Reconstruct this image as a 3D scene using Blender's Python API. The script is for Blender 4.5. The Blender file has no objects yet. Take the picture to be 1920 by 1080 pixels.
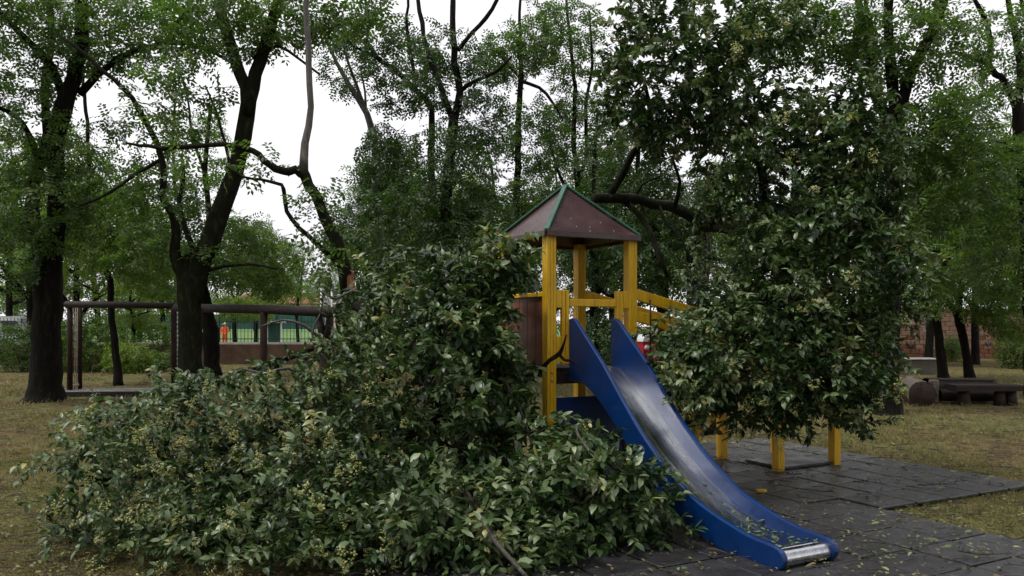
import bpy, bmesh, math, random
import numpy as np
from mathutils import Vector, Matrix

# ------------------------------------------------------------------ camera, sky, sun, exposure
scene = bpy.context.scene
F, CX, HZ, H = 1507.0, 960.0, 610.0, 1.6          # focal length / horizon of the photograph, eye height
camd = bpy.data.cameras.new('camera')
camd.sensor_width = 36.0
camd.lens = 36.0 * F / 1920.0
camd.shift_y = (HZ - 540.0) / 1920.0
camd.clip_start, camd.clip_end = 0.05, 3000.0
cam = bpy.data.objects.new('camera', camd)
cam.location = (0, 0, H)
cam.rotation_euler = (math.radians(90), 0, 0)
scene.collection.objects.link(cam)
scene.camera = cam

SUN_EL, SUN_AZ = math.radians(64), math.radians(-115)   # azimuth measured from +Y towards +X
world = bpy.data.worlds.new('World')
scene.world = world
world.use_nodes = True
wn, wl = world.node_tree.nodes, world.node_tree.links
wn.clear()
w_out = wn.new('ShaderNodeOutputWorld')
w_bg = wn.new('ShaderNodeBackground')
w_bg.inputs['Strength'].default_value = 0.1
w_sky = wn.new('ShaderNodeTexSky')
w_sky.sky_type = 'NISHITA'
w_sky.sun_disc = False
w_sky.sun_elevation = SUN_EL
w_sky.sun_rotation = SUN_AZ
w_tc = wn.new('ShaderNodeTexCoord')
w_no = wn.new('ShaderNodeTexNoise')
w_no.inputs['Scale'].default_value = 2.2
w_no.inputs['Detail'].default_value = 4.0
w_ra = wn.new('ShaderNodeValToRGB')
w_ra.color_ramp.elements[0].position = 0.34
w_ra.color_ramp.elements[0].color = (0.80, 0.775, 0.825, 1)
w_ra.color_ramp.elements[1].position = 0.66
w_ra.color_ramp.elements[1].color = (1.0, 0.98, 1.0, 1)
w_mu = wn.new('ShaderNodeVectorMath')
w_mu.operation = 'SCALE'
w_mu.inputs['Scale'].default_value = 8.6              # closed cloud cover
w_mx = wn.new('ShaderNodeMixRGB')
w_mx.inputs['Fac'].default_value = 0.93
wl.new(w_tc.outputs['Generated'], w_no.inputs['Vector'])
wl.new(w_no.outputs['Fac'], w_ra.inputs['Fac'])
wl.new(w_ra.outputs['Color'], w_mu.inputs[0])
wl.new(w_sky.outputs['Color'], w_mx.inputs['Color1'])
wl.new(w_mu.outputs['Vector'], w_mx.inputs['Color2'])
wl.new(w_mx.outputs['Color'], w_bg.inputs['Color'])
wl.new(w_bg.outputs['Background'], w_out.inputs['Surface'])

sund = bpy.data.lights.new('sun', 'SUN')
sund.energy = 1.5
sund.angle = math.radians(16)
sund.color = (1.0, 0.97, 0.92)
sun = bpy.data.objects.new('sun', sund)
sun.rotation_euler = (math.radians(90) - SUN_EL, 0, math.pi - SUN_AZ)
sun.location = (-20, -10, 40)
scene.collection.objects.link(sun)

scene.view_settings.view_transform = 'Standard'
scene.view_settings.look = 'None'
scene.view_settings.gamma = 1.0
scene.view_settings.exposure = 0.6
scene.view_settings.use_curve_mapping = False
scene.cycles.max_bounces = 4
scene.cycles.diffuse_bounces = 3
scene.cycles.glossy_bounces = 2
scene.cycles.transmission_bounces = 2
scene.cycles.use_adaptive_sampling = True
scene.cycles.adaptive_threshold = 0.02
scene.cycles.transparent_max_bounces = 4

# ------------------------------------------------------------------ helpers
COL = scene.collection
rnd = random.Random(7)
rng = np.random.default_rng(7)

def W(px, py, Y):
    """world point seen at a pixel of the photograph, at distance Y"""
    return np.array(((px - CX) / F * Y, Y, H - (py - HZ) / F * Y))

def G(px, py):
    Y = H * F / (py - HZ)
    return np.array(((px - CX) / F * Y, Y, 0.0))

def tag(o, label=None, cat=None, group=None, kind=None):
    if label: o['label'] = label
    if cat: o['category'] = cat
    if group: o['group'] = group
    if kind: o['kind'] = kind
    return o

def empty(name, loc=(0, 0, 0), rz=0.0, label=None, cat=None, group=None):
    o = bpy.data.objects.new(name, None)
    o.empty_display_size = 0.2
    o.location = loc
    o.rotation_euler = (0, 0, rz)
    COL.objects.link(o)
    return tag(o, label, cat, group)

def link(name, me, mat=None, parent=None, loc=None):
    o = bpy.data.objects.new(name, me)
    if mat is not None and not me.materials:
        me.materials.append(mat)
    if parent is not None: o.parent = parent
    if loc is not None: o.location = loc
    COL.objects.link(o)
    return o

def world_part(name, me, mat, parent):
    """a part whose mesh was written in world coordinates: undo the parent's own transform"""
    o = link(name, me, mat, parent)
    m = parent.matrix_basis
    if parent.parent is not None: m = parent.parent.matrix_basis @ m
    o.matrix_parent_inverse = m.inverted()
    return o

def np_mesh(name, verts, polys, n, smooth=False):
    """polys: (M,n) index array"""
    me = bpy.data.meshes.new(name)
    verts = np.asarray(verts, dtype=np.float32)
    polys = np.asarray(polys, dtype=np.int32)
    me.vertices.add(len(verts))
    me.vertices.foreach_set('co', verts.ravel())
    me.loops.add(polys.size)
    me.loops.foreach_set('vertex_index', polys.ravel())
    me.polygons.add(len(polys))
    me.polygons.foreach_set('loop_start', np.arange(0, polys.size, n, dtype=np.int32))
    if smooth:
        me.polygons.foreach_set('use_smooth', np.ones(len(polys), dtype=bool))
    me.update(calc_edges=True)
    return me

class MB:
    """collects boxes, bars, tubes and lathes into one mesh"""
    def __init__(self):
        self.v, self.f, self.s = [], [], []
    def add(self, vs, fs, smooth=False):
        b = len(self.v)
        self.v += [tuple(map(float, p)) for p in vs]
        self.f += [tuple(b + i for i in f) for f in fs]
        self.s += [smooth] * len(fs)
        return self
    def box(self, lo, hi, bev=0.0):
        bm = bmesh.new()
        bmesh.ops.create_cube(bm, size=1.0)
        for v in bm.verts:
            v.co = Vector([lo[i] + (v.co[i] + 0.5) * (hi[i] - lo[i]) for i in range(3)])
        if bev > 0:
            bmesh.ops.bevel(bm, geom=list(bm.edges), offset=bev, segments=1, affect='EDGES')
        bm.verts.index_update()
        self.add([v.co for v in bm.verts], [[v.index for v in f.verts] for f in bm.faces])
        bm.free()
        return self
    def bar(self, p, q, w, h, up=(0, 0, 1), bev=0.004):
        """a rectangular bar from p to q, w across, h along up"""
        p, q, up = Vector(p), Vector(q), Vector(up)
        d = (q - p); L = d.length; d.normalize()
        s = d.cross(up).normalized(); u = s.cross(d)
        b = MB().box((0, -w / 2, -h / 2), (L, w / 2, h / 2), bev)
        self.add([p + d * x + s * y + u * z for x, y, z in b.v], b.f)
        return self
    def prism(self, outline, axis_from, axis_to, frame):
        """outline: 2D points; frame(a, b, t) -> 3D point"""
        n = len(outline)
        vs = [frame(a, b, axis_from) for a, b in outline] + [frame(a, b, axis_to) for a, b in outline]
        fs = [tuple(range(n - 1, -1, -1)), tuple(range(n, 2 * n))]
        fs += [(i, (i + 1) % n, n + (i + 1) % n, n + i) for i in range(n)]
        return self.add(vs, fs)
    def tube(self, pts, radii, sides=8, rough=0.0, seed=0, cap=True):
        pts = np.asarray(pts, dtype=float); radii = np.asarray(radii, dtype=float)
        n = len(pts)
        t = np.gradient(pts, axis=0)
        t /= np.linalg.norm(t, axis=1)[:, None] + 1e-9
        ref = np.array((0.0, 0.0, 1.0)) if abs(t[0][2]) < 0.9 else np.array((1.0, 0.0, 0.0))
        a = np.cross(t[0], ref); a /= np.linalg.norm(a)
        rr = np.random.default_rng(seed + n)
        ang = np.linspace(0, 2 * math.pi, sides, endpoint=False)
        lob = 1 + rough * rr.normal(size=sides)
        vs = []
        for i in range(n):
            a = a - t[i] * a.dot(t[i]); a /= np.linalg.norm(a) + 1e-9
            b = np.cross(t[i], a)
            r = radii[i] * lob * (1 + 0.5 * rough * rr.normal(size=sides))
            vs += list(pts[i] + (np.cos(ang) * r)[:, None] * a + (np.sin(ang) * r)[:, None] * b)
        fs = []
        for i in range(n - 1):
            for k in range(sides):
                k2 = (k + 1) % sides
                fs.append((i * sides + k, i * sides + k2, (i + 1) * sides + k2, (i + 1) * sides + k))
        if cap:
            fs.append(tuple(range(sides - 1, -1, -1)))
            fs.append(tuple((n - 1) * sides + k for k in range(sides)))
        return self.add(vs, fs, True)
    def mesh(self, name):
        me = bpy.data.meshes.new(name)
        me.from_pydata(self.v, [], self.f)
        me.polygons.foreach_set('use_smooth', self.s)
        me.update()
        return me
    def build(self, name, mat, parent=None):
        return link(name, self.mesh(name), mat, parent)

def smooth_path(pts, step):
    """Catmull-Rom through rows of (x, y, z, r, ...)"""
    P = np.asarray(pts, dtype=float)
    if len(P) < 3:
        n = max(2, int(np.linalg.norm(P[-1, :3] - P[0, :3]) / step) + 1)
        t = np.linspace(0, 1, n)[:, None]
        return P[0] * (1 - t) + P[-1] * t
    E = np.vstack((2 * P[0] - P[1], P, 2 * P[-1] - P[-2]))
    out = []
    for i in range(1, len(E) - 2):
        n = max(2, int(np.linalg.norm(E[i + 1, :3] - E[i, :3]) / step))
        for t in np.linspace(0, 1, n, endpoint=False):
            a, b, c, d = E[i - 1], E[i], E[i + 1], E[i + 2]
            out.append(0.5 * ((2 * b) + (c - a) * t + (2 * a - 5 * b + 4 * c - d) * t * t + (3 * b - a - 3 * c + d) * t ** 3))
    out.append(P[-1])
    return np.array(out)

# ------------------------------------------------------------------ materials
def nodes_of(name):
    m = bpy.data.materials.new(name)
    m.use_nodes = True
    nt = m.node_tree
    nt.nodes.clear()
    out = nt.nodes.new('ShaderNodeOutputMaterial')
    bs = nt.nodes.new('ShaderNodeBsdfPrincipled')
    nt.links.new(bs.outputs['BSDF'], out.inputs['Surface'])
    return m, nt, out, bs

def ramp(nt, stops):
    r = nt.nodes.new('ShaderNodeValToRGB')
    e = r.color_ramp.elements
    while len(e) < len(stops): e.new(0.5)
    for el, (p, c) in zip(e, stops):
        el.position = p
        el.color = (c[0], c[1], c[2], 1)
    return r

def surf(name, c1, c2, scale=6.0, rough=0.6, rough2=None, bump=0.2, bscale=40.0, stretch=(1, 1, 1), metal=0.0, c3=None, spec=0.5, grime=None):
    """two or three colours mixed by noise, a fine bump, roughness that varies"""
    m, nt, out, bs = nodes_of(name)
    N, L = nt.nodes, nt.links
    tc = N.new('ShaderNodeTexCoord'); mp = N.new('ShaderNodeMapping')
    mp.inputs['Scale'].default_value = stretch
    L.new(tc.outputs['Object'], mp.inputs['Vector'])
    no = N.new('ShaderNodeTexNoise'); no.inputs['Scale'].default_value = scale
    no.inputs['Detail'].default_value = 6; no.inputs['Roughness'].default_value = 0.65
    L.new(mp.outputs['Vector'], no.inputs['Vector'])
    stops = [(0.35, c1), (0.65, c2)] if c3 is None else [(0.3, c1), (0.55, c2), (0.72, c3)]
    ra = ramp(nt, stops)
    L.new(no.outputs['Fac'], ra.inputs['Fac'])
    if grime is None:
        L.new(ra.outputs['Color'], bs.inputs['Base Color'])
    else:                                                    # dirt and scuffs with a shape of their own
        gc, gs, lo, hi, st = grime
        gm = N.new('ShaderNodeMapping'); gm.inputs['Scale'].default_value = st
        L.new(tc.outputs['Object'], gm.inputs['Vector'])
        gn = N.new('ShaderNodeTexNoise'); gn.inputs['Scale'].default_value = gs; gn.inputs['Detail'].default_value = 8; gn.inputs['Roughness'].default_value = .75
        L.new(gm.outputs['Vector'], gn.inputs['Vector'])
        gr = ramp(nt, [(lo, (0, 0, 0)), (hi, (1, 1, 1))])
        L.new(gn.outputs['Fac'], gr.inputs['Fac'])
        gx = N.new('ShaderNodeMixRGB'); gx.inputs['Color2'].default_value = (*gc, 1)
        L.new(gr.outputs['Color'], gx.inputs['Fac']); L.new(ra.outputs['Color'], gx.inputs['Color1'])
        L.new(gx.outputs['Color'], bs.inputs['Base Color'])
    mr = N.new('ShaderNodeMapRange')
    mr.inputs['From Min'].default_value = 0.3; mr.inputs['From Max'].default_value = 0.7
    mr.inputs['To Min'].default_value = rough; mr.inputs['To Max'].default_value = rough if rough2 is None else rough2
    n2 = N.new('ShaderNodeTexNoise'); n2.inputs['Scale'].default_value = scale * 0.7 + 1
    n2.inputs['Detail'].default_value = 4
    L.new(mp.outputs['Vector'], n2.inputs['Vector'])
    L.new(n2.outputs['Fac'], mr.inputs['Value'])
    L.new(mr.outputs['Result'], bs.inputs['Roughness'])
    bs.inputs['Metallic'].default_value = metal
    bs.inputs['Specular IOR Level'].default_value = spec
    if bump > 0:
        n3 = N.new('ShaderNodeTexNoise'); n3.inputs['Scale'].default_value = bscale
        n3.inputs['Detail'].default_value = 5
        L.new(mp.outputs['Vector'], n3.inputs['Vector'])
        bp = N.new('ShaderNodeBump'); bp.inputs['Strength'].default_value = bump
        bp.inputs['Distance'].default_value = 0.02
        L.new(n3.outputs['Fac'], bp.inputs['Height'])
        L.new(bp.outputs['Normal'], bs.inputs['Normal'])
    return m

def leafmat(name, stops, rough=0.45, trans=0.3, clump=0.8, per_object=False, spec=0.5, tint=(1.0, 1.25, 0.5), vary=(.62, .9)):
    m, nt, out, bs = nodes_of(name)
    N, L = nt.nodes, nt.links
    tc = N.new('ShaderNodeTexCoord')
    no = N.new('ShaderNodeTexNoise'); no.inputs['Scale'].default_value = clump
    no.inputs['Detail'].default_value = 2
    gm = N.new('ShaderNodeNewGeometry')
    L.new(gm.outputs['Position'], no.inputs['Vector'])
    if per_object:
        src = N.new('ShaderNodeObjectInfo').outputs['Random']
    else:
        src = gm.outputs['Random Per Island']
    ad = N.new('ShaderNodeMath'); ad.operation = 'MULTIPLY_ADD'
    ad.inputs[1].default_value = vary[0]
    mu = N.new('ShaderNodeMath'); mu.operation = 'MULTIPLY_ADD'
    mu.inputs[1].default_value = vary[1]; mu.inputs[2].default_value = .19 - .5 * vary[1] + (.31 - vary[0] / 2)
    L.new(no.outputs['Fac'], mu.inputs[0])
    L.new(src, ad.inputs[0]); L.new(mu.outputs[0], ad.inputs[2])
    ra = ramp(nt, stops)
    L.new(ad.outputs[0], ra.inputs['Fac'])
    L.new(ra.outputs['Color'], bs.inputs['Base Color'])
    bs.inputs['Roughness'].default_value = rough
    bs.inputs['Specular IOR Level'].default_value = spec
    tl = N.new('ShaderNodeBsdfTranslucent')
    mt = N.new('ShaderNodeMixRGB'); mt.blend_type = 'MULTIPLY'; mt.inputs['Fac'].default_value = 1
    mt.inputs['Color2'].default_value = (*tint, 1)
    L.new(ra.outputs['Color'], mt.inputs['Color1'])
    L.new(mt.outputs['Color'], tl.inputs['Color'])
    mx = N.new('ShaderNodeMixShader'); mx.inputs['Fac'].default_value = trans
    L.new(bs.outputs['BSDF'], mx.inputs[1]); L.new(tl.outputs['BSDF'], mx.inputs[2])
    L.new(mx.outputs['Shader'], out.inputs['Surface'])
    return m

M = {}
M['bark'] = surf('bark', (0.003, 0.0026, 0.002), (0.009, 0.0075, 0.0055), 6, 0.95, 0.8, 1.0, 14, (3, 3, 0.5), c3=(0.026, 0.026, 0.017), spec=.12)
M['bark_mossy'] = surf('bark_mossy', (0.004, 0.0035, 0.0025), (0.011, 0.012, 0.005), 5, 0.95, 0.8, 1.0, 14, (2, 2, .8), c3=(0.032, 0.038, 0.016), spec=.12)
M['bark_grey'] = surf('bark_grey', (0.03, 0.026, 0.022), (0.07, 0.062, 0.052), 4, 0.8, 0.6, 0.6, 25, (3, 3, 0.6), c3=(0.16, 0.15, 0.13))
M['splinter'] = surf('splintered_wood', (0.16, 0.055, 0.02), (0.36, 0.15, 0.06), 9, 0.7, 0.6, 0.8, 30, (6, 6, 0.5))
M['twig'] = surf('twig', (0.02, 0.017, 0.012), (0.05, 0.042, 0.03), 8, 0.8, 0.7, 0.0)
M['shoot'] = surf('green_shoot', (0.035, 0.04, 0.015), (0.10, 0.09, 0.05), 8, 0.7, 0.6, 0.0)
PRIV = [(0.0, (0.008, 0.022, 0.006)), (0.28, (0.024, 0.055, 0.014)), (0.50, (0.060, 0.108, 0.030)), (0.72, (0.140, 0.190, 0.080)), (0.93, (0.29, 0.34, 0.20)), (1.0, (0.34, 0.30, 0.09))]
M['privet'] = leafmat('privet_leaf', PRIV, 0.36, 0.20, 2.3, spec=0.5, vary=(.55, 1.9))
M['privet_single'] = leafmat('privet_leaf_single', PRIV, 0.34, 0.20, 2.3, True, spec=0.5, vary=(.55, 1.9))
M['panicle'] = leafmat('flower_panicle', [(0, (0.26, 0.29, 0.08)), (0.5, (0.44, 0.44, 0.16)), (1, (0.60, 0.58, 0.30))], 0.6, 0.2, 2.0, True)
M['robinia'] = leafmat('locust_leaf', [(0, (0.030, 0.066, 0.018)), (0.5, (0.075, 0.130, 0.032)), (1, (0.150, 0.210, 0.055))], 0.5, 0.5, 0.5)
M['robinia_dark'] = leafmat('elm_leaf', [(0, (0.018, 0.042, 0.014)), (0.5, (0.042, 0.080, 0.022)), (1, (0.090, 0.135, 0.040))], 0.5, 0.4, 0.6)
M['far_leaf'] = leafmat('far_leaf', [(0, (0.050, 0.100, 0.026)), (0.5, (0.115, 0.185, 0.044)), (1, (0.21, 0.27, 0.07))], 0.55, 0.52, 0.25)
M['bright_leaf'] = leafmat('bright_leaf', [(0, (0.08, 0.13, 0.02)), (0.5, (0.15, 0.22, 0.035)), (1, (0.26, 0.30, 0.05))], 0.55, 0.48, 0.5)
M['yellow'] = surf('yellow_paint', (0.54, 0.29, 0.006), (0.70, 0.41, 0.010), 7, 0.5, 0.32, 0.15, 60, (4, 4, 0.6), c3=(0.76, 0.48, 0.014), grime=((0.14, 0.08, 0.02), 5.0, .58, .86, (2.5, 2.5, .7)))
M['blue'] = surf('blue_plastic', (0.0015, 0.022, 0.105), (0.002, 0.033, 0.15), 3, 0.42, 0.26, 0.06, 90, grime=((0.03, 0.055, 0.12), 5.0, .58, .80, (6, .8, 1.6)))
M['blue_dark'] = surf('dark_blue_panel', (0.003, 0.02, 0.10), (0.004, 0.03, 0.15), 3, 0.45, 0.35, 0.05, 60)
M['steel'] = surf('wet_steel', (0.50, 0.51, 0.53), (0.68, 0.69, 0.71), 5, 0.12, 0.34, 0.10, 25, (5, .5, .5), metal=1.0)
M['roof'] = surf('maroon_roof', (0.044, 0.022, 0.024), (0.066, 0.035, 0.037), 3, 0.2, 0.42, 0.08, 50, c3=(0.11, 0.06, 0.06), grime=((0.05, 0.055, 0.035), 4.0, .55, .8, (1, 1, 1)))
M['green_trim'] = surf('green_trim', (0.008, 0.06, 0.035), (0.015, 0.10, 0.06), 6, 0.4, 0.3, 0.05, 50)
M['redbrown'] = surf('redbrown_panel', (0.16, 0.04, 0.014), (0.24, 0.07, 0.026), 5, 0.5, 0.4, 0.1, 40, (1, 1, 3))
M['darkwood'] = surf('wet_dark_wood', (0.010, 0.006, 0.005), (0.026, 0.015, 0.011), 6, 0.75, 0.55, 0.5, 40, (1, 4, 4), spec=.3)
M['redwood'] = surf('reddish_post', (0.010, 0.005, 0.004), (0.034, 0.012, 0.008), 6, 0.8, 0.65, 0.5, 40, (4, 4, 0.6), spec=.25)
M['greywood'] = surf('wet_grey_boards', (0.10, 0.095, 0.10), (0.2, 0.19, 0.2), 5, 0.3, 0.2, 0.3, 40, (1, 5, 5))
M['logwood'] = surf('log_wood', (0.08, 0.055, 0.04), (0.20, 0.15, 0.11), 7, 0.7, 0.5, 0.6, 40, (1, 1, 4))
M['logend'] = surf('log_end', (0.012, 0.006, 0.004), (0.03, 0.014, 0.009), 9, 0.8, 0.7, 0.5, 40)
M['rope'] = surf('pale_rope', (0.25, 0.20, 0.15), (0.5, 0.42, 0.34), 20, 0.8, 0.8, 0.2)
M['redrope'] = surf('red_rope', (0.22, 0.03, 0.02), (0.35, 0.06, 0.04), 20, 0.8, 0.8, 0.2)
M['black'] = surf('black_rubber', (0.008, 0.008, 0.009), (0.016, 0.016, 0.018), 20, 0.6, 0.5, 0.1)
M['chain'] = surf('chain', (0.3, 0.3, 0.32), (0.5, 0.5, 0.52), 20, 0.35, 0.5, 0.0, metal=1.0)
M['bolt'] = surf('bolt_cap', (0.40, 0.24, 0.03), (0.55, 0.33, 0.04), 20, 0.4, 0.5, 0.0)
M['tile'] = surf('rubber_tile', (0.013, 0.013, 0.015), (0.028, 0.028, 0.031), 2.2, 0.20, 0.62, 0.4, 120, c3=(0.048, 0.048, 0.05), grime=((0.05, 0.042, 0.03), 3.0, .55, .78, (1, 1, 1)))
M['tile_bed'] = surf('tile_bed', (0.010, 0.009, 0.008), (0.02, 0.018, 0.015), 10, 0.9, 0.9, 0.3)
M['concrete'] = surf('mossy_concrete', (0.06, 0.06, 0.045), (0.13, 0.125, 0.10), 2.5, 0.85, 0.8, 0.4, 30)
M['coping'] = surf('pale_coping', (0.3, 0.29, 0.27), (0.45, 0.44, 0.42), 4, 0.7, 0.6, 0.2, 30)
M['block'] = surf('tuff_block', (0.17, 0.095, 0.062), (0.29, 0.175, 0.12), 0.9, 0.9, 0.85, 0.5, 20, c3=(0.38, 0.26, 0.19))
M['block_red'] = surf('red_block', (0.12, 0.045, 0.024), (0.19, 0.078, 0.04), 0.9, 0.9, 0.85, 0.5, 20)
M['mortar'] = surf('mortar', (0.28, 0.22, 0.18), (0.40, 0.33, 0.27), 3, 0.95, 0.9, 0.3)
M['retaining'] = surf('retaining_wall', (0.05, 0.025, 0.014), (0.10, 0.055, 0.03), 2, 0.9, 0.85, 0.4, 20)
M['iron'] = surf('dark_green_iron', (0.004, 0.012, 0.010), (0.008, 0.02, 0.016), 8, 0.5, 0.4, 0.0)
M['white'] = surf('white_paint', (0.55, 0.56, 0.58), (0.72, 0.73, 0.74), 1.5, 0.4, 0.3, 0.0)
M['glass'] = surf('window_glass', (0.01, 0.012, 0.015), (0.02, 0.022, 0.026), 2, 0.08, 0.12, 0.0)
M['cream'] = surf('cream_plaster', (0.42, 0.34, 0.30), (0.52, 0.43, 0.38), 1, 0.9, 0.9, 0.1)
M['pavilion'] = surf('teal_canvas', (0.005, 0.05, 0.04), (0.01, 0.08, 0.065), 2, 0.7, 0.7, 0.1)
M['rooftile'] = surf('roof_tile', (0.2, 0.08, 0.05), (0.3, 0.13, 0.08), 4, 0.9, 0.9, 0.3)
M['orange'] = surf('orange_workwear', (0.70, 0.09, 0.015), (0.85, 0.14, 0.03), 12, 0.7, 0.7, 0.2)
M['skin'] = surf('skin', (0.42, 0.22, 0.15), (0.48, 0.26, 0.18), 20, 0.6, 0.6, 0.0)
M['toyred'] = surf('red_plastic', (0.32, 0.008, 0.016), (0.42, 0.012, 0.022), 6, 0.35, 0.3, 0.0)

# the ground: thin dry grass on brown soil
def ground_mat():
    m, nt, out, bs = nodes_of('dry_grass_ground')
    N, L = nt.nodes, nt.links
    tc = N.new('ShaderNodeTexCoord')
    def noise(s, d, r=0.6):
        n = N.new('ShaderNodeTexNoise'); n.inputs['Scale'].default_value = s
        n.inputs['Detail'].default_value = d; n.inputs['Roughness'].default_value = r
        L.new(tc.outputs['Object'], n.inputs['Vector']); return n
    big, mid, fine = noise(0.35, 4), noise(3.0, 6, 0.7), noise(45, 5, 0.75)
    a = ramp(nt, [(0.38, (0.085, 0.055, 0.027)), (0.47, (0.14, 0.105, 0.042)), (0.58, (0.105, 0.130, 0.036))])
    L.new(big.outputs['Fac'], a.inputs['Fac'])
    b = ramp(nt, [(0.36, (0.035, 0.024, 0.013)), (0.50, (0.125, 0.098, 0.042)), (0.64, (0.23, 0.19, 0.085))])
    L.new(mid.outputs['Fac'], b.inputs['Fac'])
    c = ramp(nt, [(0.34, (0.35, 0.32, 0.3)), (0.52, (1, 1, 1)), (0.7, (1.7, 1.6, 1.35))])
    L.new(fine.outputs['Fac'], c.inputs['Fac'])
    m1 = N.new('ShaderNodeMixRGB'); m1.inputs['Fac'].default_value = 0.5
    L.new(a.outputs['Color'], m1.inputs['Color1']); L.new(b.outputs['Color'], m1.inputs['Color2'])
    m2 = N.new('ShaderNodeMixRGB'); m2.blend_type = 'MULTIPLY'; m2.inputs['Fac'].default_value = 0.9
    L.new(m1.outputs['Color'], m2.inputs['Color1']); L.new(c.outputs['Color'], m2.inputs['Color2'])
    L.new(m2.outputs['Color'], bs.inputs['Base Color'])
    bs.inputs['Roughness'].default_value = 0.95
    bs.inputs['Specular IOR Level'].default_value = 0.15
    bp = N.new('ShaderNodeBump'); bp.inputs['Strength'].default_value = 0.9; bp.inputs['Distance'].default_value = 0.03
    L.new(fine.outputs['Fac'], bp.inputs['Height']); L.new(bp.outputs['Normal'], bs.inputs['Normal'])
    return m
M['ground'] = ground_mat()
M['lawn'] = surf('green_lawn', (0.07, 0.14, 0.035), (0.12, 0.21, 0.055), 0.6, 0.95, 0.95, 0.3, 8)
M['grass'] = leafmat('grass_blade', [(0, (0.06, 0.085, 0.018)), (0.35, (0.13, 0.145, 0.035)), (0.7, (0.24, 0.20, 0.075)), (1, (0.36, 0.30, 0.15))], 0.7, 0.25, 0.9, tint=(1, 1, 0.7))
M['litter'] = leafmat('leaf_litter', [(0, (0.045, 0.03, 0.014)), (0.4, (0.13, 0.09, 0.035)), (0.75, (0.20, 0.19, 0.06)), (1, (0.34, 0.31, 0.16))], 0.6, 0.1, 1.5, tint=(1, 1, 0.7))
M['litter_green'] = leafmat('green_litter', [(0, (0.05, 0.09, 0.02)), (0.5, (0.13, 0.18, 0.05)), (1, (0.30, 0.32, 0.14))], 0.5, 0.1, 1.5)

# ------------------------------------------------------------------ the play frame's own axes (posts, slide and mats share them)
PA = np.array((0.341, 7.36, 0.0))           # nearest post of the tower
TH = math.atan2(0.466, 0.885)
U = np.array((math.cos(TH), math.sin(TH), 0)); V = np.array((-math.sin(TH), math.cos(TH), 0))
def T(x, y, z=0.0):
    return PA + U * x + V * y + np.array((0, 0, z))
def to_local(X, Y):
    dx, dy = X - PA[0], Y - PA[1]
    return dx * U[0] + dy * U[1], dx * V[0] + dy * V[1]
TS = 0.46                                   # mat tile
def on_mat(X, Y):
    x, y = to_local(X, Y)
    return ((x > -2.30) & (x < 4.60) & (y < 1.95) & (y > -1.64)) | ((x > -2.30) & (x < 2.30) & (y <= -1.64) & (y > -5.5))

# ------------------------------------------------------------------ ground
def make_ground():
    n1 = np.concatenate((-np.geomspace(400, 14, 14), np.linspace(-13, 13, 105), np.geomspace(14, 400, 14)))
    n2 = np.concatenate((-np.geomspace(120, 2, 10), np.linspace(0, 34, 137), np.geomspace(36, 900, 16)))
    X, Y = np.meshgrid(n1, n2)
    Z = 0.012 * np.sin(X * 1.9 + 0.7 * Y) * np.sin(Y * 1.3) + 0.008 * np.sin(4.1 * X) * np.cos(3.7 * Y)
    Z += 0.006 * rng.normal(size=X.shape)
    near = (np.abs(X) < 13.5) & (Y > -1) & (Y < 34.5)
    Z = np.where(near & ~on_mat(X, Y), Z, 0.0) - 0.012
    w, h = len(n1), len(n2)
    idx = np.arange(w * h).reshape(h, w)
    q = np.stack((idx[:-1, :-1], idx[:-1, 1:], idx[1:, 1:], idx[1:, :-1]), -1).reshape(-1, 4)
    me = np_mesh('ground', np.stack((X, Y, Z), -1).reshape(-1, 3), q, 4, True)
    tag(link('ground', me, M['ground']), 'dry brown and green grass of the park', kind='structure')
make_ground()
lw = MB()
lv, lf = [], []
for k, (y, z) in enumerate(((33.6, .02), (45, .03), (56, .06), (66, .62), (75, 1.15), (100, 1.5), (180, 2.2))):
    lv += [(-80, y, z), (-20, y, z), (8, y, z)]
    if k: lf += [(3 * k - 3, 3 * k - 2, 3 * k + 1, 3 * k), (3 * k - 2, 3 * k - 1, 3 * k + 2, 3 * k + 1)]
tag(MB().add(lv, lf, True).build('lawn', M['lawn']), 'bright green lawn rising beyond the iron fence', kind='structure')

# rubber mat paving: one tile at a time
def make_mats():
    root = MB()
    for (x0, x1, y0, y1) in ((-2.30, 4.60, -1.64, 1.95), (-2.30, 2.30, -5.5, -1.64)):
        c = [T(x0 + .01, y0 + .01, 0.004), T(x1 - .01, y0 + .01, 0.004), T(x1 - .01, y1 - .01, 0.004), T(x0 + .01, y1 - .01, 0.004)]
        root.add(c, [(0, 1, 2, 3)])
    base = root.build('playground_mat', M['tile_bed'])
    tag(base, 'dark grey rubber tile paving around the slide', kind='structure')
    g = 0.011
    tm = []
    for k in range(5):
        b = MB().box((g, g, 0), (TS - g, TS - g, 0.026), 0.006)
        me = b.mesh('tile'); me.materials.append(M['tile']); tm.append(me)
    for i in range(15):
        for j in range(16):
            x, y = -2.30 + i * TS, 1.95 - (j + 1) * TS
            if y < -5.2: continue
            if y < -1.64 - 0.1 and x > 2.30 - 0.3: continue
            p = T(x, y, 0.002 + rnd.uniform(-0.002, 0.006))
            px = CX + F * p[0] / p[1]
            if p[1] < 4.3 or px > 2100: continue
            o = link('tile', rnd.choice(tm), None, base, p)
            o.rotation_euler = (rnd.uniform(-.006, .006), rnd.uniform(-.006, .006), TH + rnd.uniform(-.007, .007))
make_mats()

# ------------------------------------------------------------------ play frame: tower, roof, slide, ramp and second platform
S = 0.909
frame = empty('climbing_frame', PA, TH, 'yellow wooden play tower with maroon pyramid roof and blue slide', 'climbing frame')

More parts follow.
